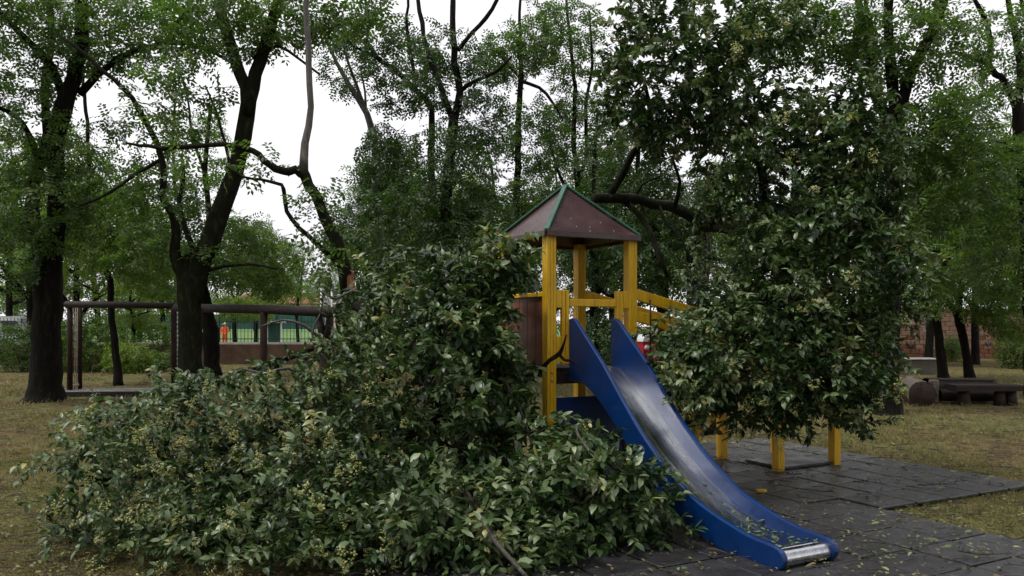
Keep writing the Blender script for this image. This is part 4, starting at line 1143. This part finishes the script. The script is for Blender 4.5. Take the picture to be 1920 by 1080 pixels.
# bushes along the fence
def bush(px, py_top, rx, Y, leaf, label, n, seed, name='bush'):
    g = np.random.default_rng(seed)
    base = np.array(((px - CX) / F * Y, Y, 0.0)); h = H - (py_top - HZ) / F * Y; r = rx * Y / F
    root = empty(name, base, 0, label, 'bush')
    stems = []
    for k in range(5):
        a = g.uniform(0, 6.28)
        q = smooth_path([(0, 0, -.05, .02), (.15 * r * math.cos(a), .15 * r * math.sin(a), h * .4, .014), (.5 * r * math.cos(a), .4 * r * math.sin(a), h * .75, .006)], .15)
        link('stem', MB().tube(q[:, :3], q[:, 3], 5).mesh('stem'), M['twig'], root); stems.append(q)
    nodes = np.concatenate([q[:, :3] for q in stems]); nr = np.concatenate([q[:, 3] for q in stems])
    tg = ellipsoid_points((0, 0, h * .5), (r, r * .7, h * .52), n, g); tg = tg[tg[:, 2] > .05]
    tw = grow(nodes, nr, tg, g, maxr=.008)
    o = link('twigs', twig_mesh('twigs', tw), M['twig'], root); o['kind'] = 'stuff'
    v, f = sprays_on(tw, g, 22, .1, SPR_SMALL, (1.4, 2.4))
    TRI[0] += len(f) * 2
    v[:, 2] = np.maximum(v[:, 2], .01)
    o = link('foliage', np_mesh('foliage', v, f, 4), M[leaf], root); o['kind'] = 'stuff'
bush(170, 585, 75, 28, 'far_leaf', 'tall green bush seen through the end ladder of the swing frame', 240, 61)
bush(110, 600, 60, 29, 'far_leaf', 'green bush between the forked trunk and the rope ladder', 170, 70)
bush(300, 600, 50, 31, 'far_leaf', 'green bush beside the thick trunk before the fence', 110, 71)
bush(240, 640, 42, 27, 'bright_leaf', 'yellow-green bush right of the slender tree', 130, 62)
bush(40, 610, 60, 28, 'robinia', 'dark green bush at the left edge behind the forked tree', 170, 63)
bush(285, 655, 28, 28, 'far_leaf', 'small low bush against the retaining wall', 60, 64)
bush(1905, 615, 35, 30, 'far_leaf', 'round green bush before the block wall at the right edge', 130, 65)
bush(1785, 625, 26, 36, 'far_leaf', 'green creeper bush growing against the block wall', 80, 66)
bush(690, 600, 60, 24, 'robinia_dark', 'dark undergrowth bush behind the snapped tree', 160, 67)
bush(1160, 600, 60, 24, 'robinia_dark', 'dark undergrowth bush seen through the tower posts', 150, 68)
bush(1290, 600, 70, 25, 'robinia_dark', 'dark undergrowth bush below the ramp rails', 150, 69)

# ------------------------------------------------------------------ swing frame of dark timber at the left
sw = empty('swing_frame', G(138, 738), 0, 'dark timber swing frame with rope ladder and long beam', 'swing frame')
def wp(name, mb, mat, parent=sw): return world_part(name, mb.mesh(name), M[mat], parent)
Ya, Yb = 18.6, 17.6
for px, wd in ((131, 10), (150, 8)):
    Yp = Ya + (0 if px < 140 else .35)
    p, q = W(px, 742, Yp), W(px, 568, Yp); p[2] = -.05; q[2] = 2.10
    wp('post', MB().tube([p, (p + q) / 2, q], [wd * Ya / F / 2] * 3, 10, .03), 'redwood')
wp('beam', MB().tube([W(124, 571, Ya), W(230, 572, 18.2), W(345, 574, 17.9)], [.075, .07, .07], 12, .03), 'darkwood')
wp('beam', MB().tube([W(330, 577, 17.4), W(500, 580, 15.2), W(690, 588, 13.3)], [.085, .092, .095], 12, .03, 4), 'darkwood')
for px in (326,):
    p, q = W(px, 742, 17.9), W(px, 576, 17.9); p[2] = -.05
    wp('post', MB().tube([p, (p + q) / 2, q], [.062] * 3, 10, .03), 'redwood')
for a, b_ in ((597, 606), (620, 610)):
    p, q = W(b_, 640, 14.2), W(a, 590, 14.2)
    wp('fork', MB().tube([p, q], [.075, .06], 9, .04), 'darkwood')
p, q = W(608, 760, 14.2), W(608, 636, 14.2); p[2] = -.05
wp('post', MB().tube([p, (p + q) / 2, q], [.09] * 3, 10, .05), 'redwood')
p, q = W(493, 770, 15.2), W(495, 585, 15.2); p[2] = -.05
wp('post', MB().tube([p, (p + q) / 2, q], [.07] * 3, 10, .05), 'redwood')
for k in range(9):                                           # rope ladder between the two end posts
    y = 585 + k * 16.5
    wp('rung', MB().tube([W(133, y, Ya + .1), W(141, y + 3, Ya + .25), W(149, y, Ya + .4)], [.016] * 3, 6), 'redrope' if k in (4, 5, 6) else 'rope')
for px in (137, 141.5, 145):
    wp('rope', MB().tube([W(px, 573, Ya + .2), W(px - .7, 660, Ya + .2), W(px - 2, 730, Ya + .2)], [.010] * 3, 6), 'rope')
wp('swing_seat', MB().bar(W(134, 723, Ya + .1), W(144, 721, Ya + .3), .12, .04), 'rope')
for k in range(13):                                          # chain beside the second post
    y0, y1 = 585 + k * 8.6, 592 + k * 8.6
    wp('chain_link', MB().tube([W(333, y0, 17.7), W(333.3 + .6 * (k % 2), y1, 17.7)], [.014, .014], 6), 'chain')
wp('chain', MB().tube([W(333, 580, 17.7), W(333.3, 700, 17.7)], [.009] * 2, 5), 'chain')
# low deck of grey boards at its foot
dk = empty('deck', G(200, 741), 0, 'low deck of wet grey boards under the swing frame', 'deck')
d0, d1 = G(112, 742), G(330, 741)
for k in range(5):
    off = np.array((0, k * .19, 0))
    MBk = MB().bar(d0 + off + (0, 0, .085), d1 + off + (0, 0, .085), .178, .045, bev=.006)
    world_part('board', MBk.mesh('board'), M['greywood'], dk)
world_part('edge_beam', MB().bar(d0 + (0, -.13, .045), d1 + (0, -.13, .045), .07, .11, bev=.008).mesh('edge_beam'), M['darkwood'], dk)

# ------------------------------------------------------------------ iron fence on a low retaining wall (left, far)
rw = MB().box((-24, 33.2, -.1), (-5.2, 33.5, .82), .02)
tag(rw.build('retaining_wall', M['retaining']), 'low brown retaining wall under the iron fence', 'wall')
fn = empty('iron_fence', (-14, 33.35, .82), 0, 'dark green iron fence of upright bars on the retaining wall', 'fence')
M1 = MB().box((-24, 33.31, .822), (-5.2, 33.39, .90)); world_part('coping', M1.mesh('coping'), M['coping'], fn)
for z in (1.02, 1.72):
    world_part('rail', MB().box((-24, 33.335, z), (-5.2, 33.365, z + .035)).mesh('rail'), M['iron'], fn)
bar_me = MB().box((-.009, -.009, 0), (.009, .009, 1.0)).mesh('bar'); bar_me.materials.append(M['iron'])
for k in range(128):
    o = link('bar', bar_me, None, fn, (-9.9 + k * .147, .03, .085))
    if k % 16 == 0: o.scale = (2.6, 2.6, 1.06)

# person in orange beyond the fence
def person(px, Y, label):
    x = (px - CX) / F * Y
    root = empty('person', (x, Y, .03), math.radians(-18), label, 'person')
    J = {'pel': (0, 0, .95), 'waist': (0, 0, 1.1), 'chest': (0, .01, 1.32), 'neck': (0, 0, 1.47), 'head': (0, -.01, 1.60), 'crown': (0, 0, 1.71)}
    vs, es, rs = [], [], []
    def add(p, r, par=None):
        vs.append(p); rs.append(r)
        if par is not None: es.append((par, len(vs) - 1))
        return len(vs) - 1
    pel = add((0, 0, .95), (.17, .12)); wst = add((0, 0, 1.12), (.16, .11), pel); ch = add((0, .01, 1.34), (.19, .12), wst)
    nk = add((0, 0, 1.48), (.06, .06), ch); hd = add((0, -.01, 1.57), (.085, .095), nk); add((0, -.005, 1.68), (.08, .09), hd)
    for s in (-1, 1):
        sh = add((s * .20, 0, 1.40), (.075, .075), ch); el = add((s * .27, -.02, 1.14), (.058, .058), sh)
        wr = add((s * .16, -.17, 1.02), (.045, .045), el); add((s * .09, -.22, 1.03), (.04, .03), wr)
        hp = add((s * .10, 0, .88), (.10, .10), pel); kn = add((s * .12, -.01, .50), (.075, .075), hp)
        an = add((s * .13, .02, .10), (.055, .055), kn); add((s * .14, -.12, .045), (.05, .04), an)
    me = bpy.data.meshes.new('body'); me.from_pydata(vs, es, []); me.update()
    o = link('body', me, M['orange'], root)
    md = o.modifiers.new('skin', 'SKIN'); md.use_smooth_shade = True
    for i, r in enumerate(rs): me.skin_vertices[0].data[i].radius = r
    me.skin_vertices[0].data[0].use_root = True
    sb = o.modifiers.new('sub', 'SUBSURF'); sb.levels = sb.render_levels = 2
    fc = MB().tube([(0, -.035, 1.50), (0, -.045, 1.56), (0, -.035, 1.63)], [.05, .075, .065], 12); fc.build('face', M['skin'], root)
    hb = bmesh.new(); bmesh.ops.create_uvsphere(hb, u_segments=14, v_segments=8, radius=.125)
    for v in hb.verts:
        v.co.z = max(v.co.z, -.02); v.co.y *= 1.12
    hm = bpy.data.meshes.new('helmet'); hb.to_mesh(hm); hb.free()
    h = link('helmet', hm, M['white'], root, (0, 0, 1.655))
    MB().box((-.10, -.20, -.022), (.10, -.08, -.008), .003).build('brim', M['white'], h)
person(421.5, 52, 'person in orange work clothes and white helmet standing beyond the fence')

# far things beyond the fence: house, kiosk, vans, lattice boom
def window(parent, x0, x1, y, z0, z1):
    w = MB().box((x0, y - .05, z0), (x1, y + .03, z1), .01).build('window', M['white'], parent)
    MB().box((x0 + .08, y - .065, z0 + .08), (x1 - .08, y - .052, z1 - .08)).build('pane', M['glass'], w)
hs = empty('house', (W(468, 600, 84) * (1, 1, 0) + (0, 0, 1.1)), 0, 'low cream house with red tiled roof beyond the lawn', 'house')
MB().box((-3.2, 0, 0), (9, 6, 2.75)).build('wall', M['cream'], hs)
MB().add([(-3.6, -.4, 2.76), (9.4, -.4, 2.76), (9.4, 6.4, 2.76), (-3.6, 6.4, 2.76), (-1, 3, 4.0), (7, 3, 4.0)], [(0, 1, 5, 4), (1, 2, 5), (2, 3, 4, 5), (3, 0, 4), (3, 2, 1, 0)]).build('roof', M['rooftile'], hs)
for x in (-2.3, .2, 2.9, 5.6): window(hs, x, x + 1.1, 0, 1.0, 2.3)
kb = empty('canvas_screen', (W(350, 600, 74) * (1, 1, 0) + (0, 0, .35)), 0, 'long teal canvas screen along the far side of the lawn', 'screen')
for k in range(9):
    MB().box((-7 + k * 2.2, 0, .9), (-7 + k * 2.2 + 2.12, .05, 2.25), .01).build('panel', M['pavilion'], kb)
    MB().box((-7.08 + k * 2.2, -.03, 0), (-7.0 + k * 2.2 - .005, .06, 2.35)).build('post', M['iron'], kb)
ks = empty('kiosk', (W(514, 600, 50) * (1, 1, 0)), 0, 'small white framed kiosk with dark green panels beyond the fence', 'kiosk')
for x in (-.42, .42): MB().box((x - .05, -.05, 0), (x + .05, .05, 1.75)).build('post', M['white'], ks)
MB().box((-.55, -.3, 1.752), (.55, .7, 1.85), .01).build('roof', M['white'], ks)
MB().box((-.365, -.02, .1), (.365, .02, 1.74)).build('panel', M['pavilion'], ks)

def van(px, Y, rz, label, s=1.0):
    root = empty('van', (W(px, 600, Y) * (1, 1, 0)), rz, label, 'van')
    ol = [(-2.4, .35), (2.3, .35), (2.45, .55), (2.4, .95), (2.25, 1.08), (1.55, 1.22), (1.05, 1.95), (.8, 2.05), (-2.25, 2.08), (-2.42, 1.9)]
    n = len(ol)
    vs = []
    for y, k in ((-.93, 0), (-.98, 1), (.98, 1), (.93, 0)):
        for a, b in ol: vs.append((a, y * (1 - .10 * max(0, b - 1.1)), b))
    fs = [tuple(range(n - 1, -1, -1)), tuple(3 * n + i for i in range(n))]
    for r in range(3): fs += [(r * n + i, r * n + (i + 1) % n, (r + 1) * n + (i + 1) % n, (r + 1) * n + i) for i in range(n)]
    MB().add(vs, fs).build('body', M['white'], root)
    for sd in (-1, 1):
        for wx in (-1.5, 1.55):
            w = MB().tube([(wx, sd * .78, .34), (wx, sd * 1.0, .34)], [.34, .34], 18).build('wheel', M['black'], root)
            MB().tube([(wx, sd * 1.0, .34), (wx, sd * 1.012, .34)], [.2, .18], 14).build('rim', M['chain'], w)
        MB().prism([(.35, 1.25), (1.42, 1.25), (1.0, 1.83), (.35, 1.83)], sd * .93, sd * .955, lambda a, b, t: (a, t, b)).build('side_window', M['glass'], root)
        MB().box((-1.9, min(sd * .915, sd * .955), 1.3), (.15, max(sd * .915, sd * .955), 1.8), .01).build('side_window', M['glass'], root)
    MB().add([(1.50, -.78, 1.30), (1.50, .78, 1.30), (1.10, .72, 1.90), (1.10, -.72, 1.90), (1.54, -.78, 1.30), (1.54, .78, 1.30), (1.14, .72, 1.90), (1.14, -.72, 1.90)], [(3, 2, 1, 0), (4, 5, 6, 7), (0, 1, 5, 4), (1, 2, 6, 5), (2, 3, 7, 6), (3, 0, 4, 7)]).build('windscreen', M['glass'], root)
    for y in (-.7, .7): MB().box((2.38, y - .14, .75), (2.46, y + .14, .92), .02).build('headlight', M['chain'], root)
    return root
van(6, 40, math.radians(8), 'white van parked behind the fence at the far left edge')
van(64, 46, math.radians(4), 'white van parked farther back, partly behind the forked tree trunk')
bm_ = empty('lattice_mast', (W(640, 600, 31) * (1, 1, 0)), 0, 'white metal lattice boom beside the snapped trunk', 'mast')
def bp(nm, a, b, r): world_part(nm, MB().tube([a, b], [r, r], 6).mesh(nm), M['white'], bm_)
for dy in (0, .35):
    e = np.array((0, dy, 0))
    bp('chord', W(602, 557, 31) + e, W(672, 550, 31) + e, .03); bp('chord', W(602, 572, 31) + e, W(672, 566, 31) + e, .03)
    for k in range(7):
        a = 602 + k * 10
        bp('lattice', W(a, 557 - k, 31) + e, W(a + 5, 571.5 - k, 31) + e, .02); bp('lattice', W(a + 5, 571.5 - k, 31) + e, W(a + 10, 556 - k, 31) + e, .02)
for px in (602, 622, 668):
    a = W(px, 556, 31)
    bp('upright', a * (1, 1, 0), a + (0, 0, .35 if px < 650 else 0), .035)

# ------------------------------------------------------------------ right: block wall, low wall, log and log bench
wl_ = empty('block_wall', (22, 39, 0), 0, 'weathered wall of reddish tuff blocks at the right behind the trees', 'wall')
x0w, x1w = 16.6, 27.2
core = MB().box((x0w, 39.03, -.05), (x1w, 39.35, 2.42)); world_part('mortar', core.mesh('mortar'), M['mortar'], wl_)
bw, bh = .42, .222
bms = []
for k in range(6):
    bm = MB().box((.014, 0, .014), (bw - .014, .08, bh - .014), .012).mesh('block'); bm.materials.append(M['block']); bms.append(bm)
bmr = MB().box((.014, 0, .014), (bw - .014, .08, bh - .014), .012).mesh('block'); bmr.materials.append(M['block_red'])
vent = (20.05, 20.55, 1.33, 1.78)
cnt = 0
for r in range(11):
    x = x0w - (r % 2) * bw / 2
    while x < x1w:
        z = r * bh
        if not (x + bw > vent[0] and x < vent[1] and z + bh > vent[2] + .02 and z < vent[3] - .02) and x > x0w - .3:
            red = r < 2 or (r == 2 and rnd.random() < .5) or rnd.random() < .08
            o = link('block', bmr if red else rnd.choice(bms), None, wl_, (x - 22, -.045 + rnd.uniform(-.012, .016), z))
            o.rotation_euler = (0, rnd.uniform(-.012, .012), rnd.uniform(-.01, .01)); cnt += 1
        x += bw
world_part('vent', MB().box((vent[0] + .03, 39.0, vent[2] + .06), (vent[1] - .03, 39.028, vent[3] - .06)).mesh('vent'), M['black'], wl_)
def scrawl(px, py, s, seed):
    g = np.random.default_rng(seed)
    pts = [W(px + s * math.cos(t) * g.uniform(.3, 1) + t * 1.3, py + s * .9 * math.sin(1.7 * t) * g.uniform(.5, 1), 38.90) for t in np.linspace(0, 9, 16)]
    P = smooth_path([(*p, .022) for p in pts], .05); P[:, 1] = 38.925
    world_part('graffiti', MB().tube(P[:, :3], P[:, 3], 5).mesh('graffiti'), M['black'], wl_)
scrawl(1702, 646, 8, 1); scrawl(1848, 645, 5, 2)

lo = empty('low_wall', G(1700, 702), 0, 'low mossy concrete wall with pale top before the block wall', 'wall')
a_ = G(1640, 702); b_ = G(1757, 701)
world_part('body', MB().box((a_[0], 26.2, -.05), (b_[0], 26.6, .47), .02).mesh('body'), M['concrete'], lo)
world_part('coping', MB().box((a_[0] - .04, 26.14, .472), (b_[0] - .15, 26.66, .53), .012).mesh('coping'), M['coping'], lo)

lg = empty('cut_log', G(1727, 757), 0, 'thick cut log section lying on the grass beside the bench', 'log')
def log_mesh(p, q, r, n=22, seed=3):
    p, q = np.array(p), np.array(q)
    pts = [p + (q - p) * t for t in np.linspace(0, 1, 8)]
    return MB().tube(pts, [r * (1 + .03 * math.sin(3 * i)) for i in range(8)], n, .035, seed, cap=False)
c0 = W(1729, 739, 15.9); c1 = W(1708, 734, 17.2); c0[2] = .235; c1[2] = .235
world_part('log', log_mesh(c0, c1, .26).mesh('log'), M['logwood'], lg)
ax_ = (c1 - c0) / np.linalg.norm(c1 - c0)
world_part('cut_face', MB().tube([c0 + ax_ * .004, c0 - ax_ * .008], [.255, .25], 22, .02, 3).mesh('cut_face'), M['logend'], lg)
for k, r in enumerate((.08, .15, .21)):
    ring = [c0 - ax_ * .010 + np.array((r * math.cos(t), 0, r * math.sin(t))) for t in np.linspace(0, 2 * math.pi, 25)]
    world_part('growth_ring', MB().tube(ring, [.004] * 25, 4, cap=False).mesh('growth_ring'), M['logend'], lg)

be = empty('log_bench', G(1840, 757), 0, 'dark wet log bench with a plank seat and log backrest', 'bench')
def bq(nm, mb, mt): world_part(nm, mb.mesh(nm), M[mt], be)
Yf = 16.2
z_ = lambda py: H - (py - HZ) / F * Yf
xx = lambda px: (px - CX) / F * Yf
seat = [(0, 0), (.0, .10), (.02, .125), (.40, .125), (.43, .10), (.40, .03), (.30, 0), (.1, -.01)]
MBs = MB().prism(seat, xx(1788), xx(1913), lambda a, b, t: (t, Yf - .1 + a, z_(733) + b)); bq('seat', MBs, 'darkwood')
for px in (1812, 1880, 1902):
    bq('leg', MB().tube([(xx(px), Yf + .1, -.03), (xx(px), Yf + .1, z_(733) + .01)], [.12, .10], 9, .06, px), 'logend')
bl = log_mesh((xx(1772), Yf + .75, .30), (xx(1905), Yf + .8, .28), .20, 16, 5)
bq('backrest_log', bl, 'darkwood')
bq('log_end', MB().box((xx(1768), Yf + .42, -.02), (xx(1783), Yf + .60, z_(715)), .03), 'logwood')
bq('lower_log', log_mesh((xx(1784), Yf + .5, .15), (xx(1902), Yf + .52, .14), .13, 14, 6), 'darkwood')
bq('top_plank', MB().bar((xx(1784), Yf + .72, z_(717)), (xx(1900), Yf + .76, z_(717) - .01), .24, .06, bev=.015), 'darkwood')

# ------------------------------------------------------------------ grass, litter and twigs on the ground
def ground_scatter(n, y0, y1, left=True, power=1.0):
    """points on the ground inside the picture, denser nearby"""
    Y = 1 / rng.uniform(1 / y1, 1 / y0, size=n)
    px = rng.uniform(-60, 1980, size=n)
    return (px - CX) / F * Y, Y
def grass():
    X, Y = ground_scatter(230000, 4.8, 34)
    ok = ~on_mat(X, Y); X, Y = X[ok], Y[ok]
    pat = np.sin(X * 1.7 + 1.3 * np.sin(Y * .9)) * np.sin(Y * 1.3 + np.sin(X * 1.1)) + rng.normal(size=len(X)) * .6
    ok = pat > -.15; X, Y = X[ok], Y[ok]
    k_ = rng.integers(0, 5200, size=len(X)); tuft = rng.uniform(size=len(X)) < .5      # half of the blades stand in tufts
    sg = .035 * np.clip(Y[k_] / 8, .8, 2)
    X = np.where(tuft, X[k_] + rng.normal(size=len(X)) * sg, X); Y = np.where(tuft, Y[k_] + rng.normal(size=len(Y)) * sg, Y)
    ok = ~on_mat(X, Y); X, Y, tuft = X[ok], Y[ok], tuft[ok]
    n = len(X)
    a = rng.uniform(0, 6.28, n); hgt = rng.uniform(.015, .05, n) * np.clip(Y / 9, .8, 1.8) * np.where(tuft, 1.5, .8); wd = .0028 * np.clip(Y / 6, 1, 4)
    lean = rng.normal(size=(n, 2)) * .8 * hgt[:, None]
    b0 = np.stack((X - np.cos(a) * wd, Y - np.sin(a) * wd, np.full(n, -.015)), 1)
    b1 = np.stack((X + np.cos(a) * wd, Y + np.sin(a) * wd, np.full(n, -.015)), 1)
    t = np.stack((X + lean[:, 0], Y + lean[:, 1], hgt - .01), 1)
    v = np.stack((b0, b1, t), 1).reshape(-1, 3)
    tag(link('grass', np_mesh('grass', v, np.arange(3 * n).reshape(n, 3), 3), M['grass']), 'short thin grass and dry blades on the park ground', 'grass', kind='stuff')
grass()
def litter(name, n, mat, label, size, mode):
    if mode == 'mat':
        x = rng.uniform(-2.2, 4.5, n * 2); y = rng.uniform(-4.5, 1.9, n * 2)
        P = PA[None] + x[:, None] * U + y[:, None] * V
        X, Y = P[:, 0], P[:, 1]; ok = on_mat(X, Y) & (Y > 4.6); X, Y = X[ok][:n], Y[ok][:n]; z0 = .046
    else:
        X, Y = ground_scatter(n, 4.8, 26); ok = ~on_mat(X, Y); X, Y = X[ok], Y[ok]; z0 = .012
    m = len(X)
    D = rng.normal(size=(m, 3)) * (1, 1, .12); UPv = np.array((0, 0, 1.0)) + rng.normal(size=(m, 3)) * .22
    fr = frames_from(D, UPv); O = np.stack((X, Y, np.full(m, z0) + rng.uniform(0, .012, m)), 1)
    v, f = scatter(_lv, _lt, O, fr, rng.uniform(size[0], size[1], m) * np.clip(Y / 8, 1, 1.8))
    tag(link(name, np_mesh(name, v, f, 3), M[mat]), label, 'leaf litter', kind='stuff')
litter('fallen_leaves', 4200, 'litter', 'pale dry leaves scattered over the rubber tiles', (.012, .045), 'mat')
litter('green_leaves', 800, 'litter_green', 'torn green leaves scattered over the rubber tiles', (.02, .07), 'mat')
litter('dry_leaves', 9000, 'litter', 'brown and straw-coloured leaves littering the grass', (.015, .05), 'grass')

def sticks():
    X, Y = ground_scatter(3800, 4.8, 24)
    k_ = ~on_mat(X, Y) | (rng.uniform(size=len(X)) < .28); X, Y = X[k_], Y[k_]
    n = len(X); m = on_mat(X, Y)
    z = np.where(m, .05, .012); a = rng.normal(size=n) * .7; L = rng.uniform(.03, .16, n) * np.clip(Y / 8, 1, 2); r = rng.uniform(.0022, .005, n) * np.clip(Y / 7, 1, 2.2)
    d = np.stack((np.cos(a), np.sin(a), rng.normal(size=n) * .06), 1); s_ = np.stack((-np.sin(a), np.cos(a), np.zeros(n)), 1)
    c = np.stack((X, Y, z), 1); up_ = np.array((0, 0, 1.0))
    ring = []
    for e, k in ((-.5, 1.0), (0, .9), (.5, .55)):
        q = c + d * (e * L)[:, None] + s_ * (0.12 * L * (1 if e == 0 else 0))[:, None]
        ring += [q + s_ * (r * k)[:, None], q - s_ * (r * k)[:, None], q + up_ * (1.7 * r * k)[:, None]]
    v = np.stack(ring, 1).reshape(-1, 3)
    f0 = np.array([(i * 3 + k, i * 3 + (k + 1) % 3, i * 3 + 3 + (k + 1) % 3, i * 3 + 3 + k) for i in range(2) for k in range(3)])
    f = (f0[None] + (np.arange(n) * 9)[:, None, None]).reshape(-1, 4)
    tag(link('stick_litter', np_mesh('stick_litter', v, f, 4), M['twig']), 'dark broken twigs strewn over tiles and grass', 'twig litter', kind='stuff')
sticks()
fl = G(1427, 930)
ch = MB().prism([(-.05, -.02), (.01, -.035), (.055, -.012), (.05, .02), (-.02, .03), (-.055, .012)], .042, .062, lambda a, b, t: (a, b, t)).build('plastic_scrap', M['yellow'])
ch.location = (fl[0], fl[1], 0); ch.rotation_euler = (0, 0, .3); tag(ch, 'small broken yellow scrap lying on the tiles beside the slide', 'scrap')

def slide_litter():
    n = 130
    l = np.clip(rng.normal(2.0, .33, n), .5, 2.45); x = rng.uniform(sx0 + .04, sx1 - .04, n)
    z = np.interp(l, [p[0] for p in bd], [p[1] for p in bd]) + .010
    O = np.array([T(a, -.035 - b, c) for a, b, c in zip(x, l, z)])
    D = rng.normal(size=(n, 3)) * (1, 1, .15); UPv = np.array((0, 0, 1.0)) + rng.normal(size=(n, 3)) * .3
    v, f = scatter(_lv, _lt, O, frames_from(D, UPv), rng.uniform(.012, .05, n))
    tag(link('slide_leaves', np_mesh('slide_leaves', v, f, 3), M['litter_green']), 'torn leaves lying in the lower end of the slide', 'leaf litter', kind='stuff')
slide_litter()

def fallen_twigs():
    spots = [(1560, 935), (1600, 915), (1660, 1035), (1790, 1050), (1500, 900), (1620, 1060), (1400, 880), (1720, 920)]
    for k, (px, py) in enumerate(spots):
        g0 = G(px, py); n = 6; a = rnd.uniform(-.6, .6) + (0 if k % 2 else 2.6); L = rnd.uniform(.25, .6)
        P = [(g0[0] + math.cos(a) * L * t + rnd.uniform(-.02, .02), g0[1] + math.sin(a) * L * t + rnd.uniform(-.02, .02), .052 + rnd.uniform(0, .02), .006 * (1 - .6 * t)) for t in np.linspace(0, 1, n)]
        S_ = smooth_path(P, .05)
        o = empty('fallen_twig', (g0[0], g0[1], 0), 0, ['thin dark twig on the tiles by the yellow post', 'dark twig lying between the slide foot and the post', 'short twig on the tiles right of the slide end', 'leafy twig at the lower right corner of the tiles', 'thin twig beside the ground board', 'twig in front of the slide end', 'twig in the shade under the ramp', 'twig near the grass notch of the paving'][k], 'twig')
        world_part('stem', MB().tube(S_[:, :3], S_[:, 3], 5).mesh('stem'), M['twig'], o)
        for j in range(5):
            i = rnd.randrange(1, len(S_)); q = S_[i, :3]
            d = np.array((rnd.uniform(-1, 1), rnd.uniform(-1, 1), rnd.uniform(.1, .8))); d /= np.linalg.norm(d)
            e = q + d * rnd.uniform(.04, .12)
            world_part('side_twig', MB().tube([q, (q + e) / 2 + rnd.uniform(-.008, .008), e], [.003, .0025, .0015], 4).mesh('side_twig'), M['twig'], o)
            if k in (3, 5, 0):
                lf = link('leaf', LEAF_ME[j % 3], None, o)
                lf.location = Vector(e) - o.location; lf.scale = (.06,) * 3; lf.rotation_euler = (rnd.uniform(-.4, .4), rnd.uniform(-.3, .5), rnd.uniform(0, 6))
fallen_twigs()
print('leaf faces (triangles):', TRI[0])
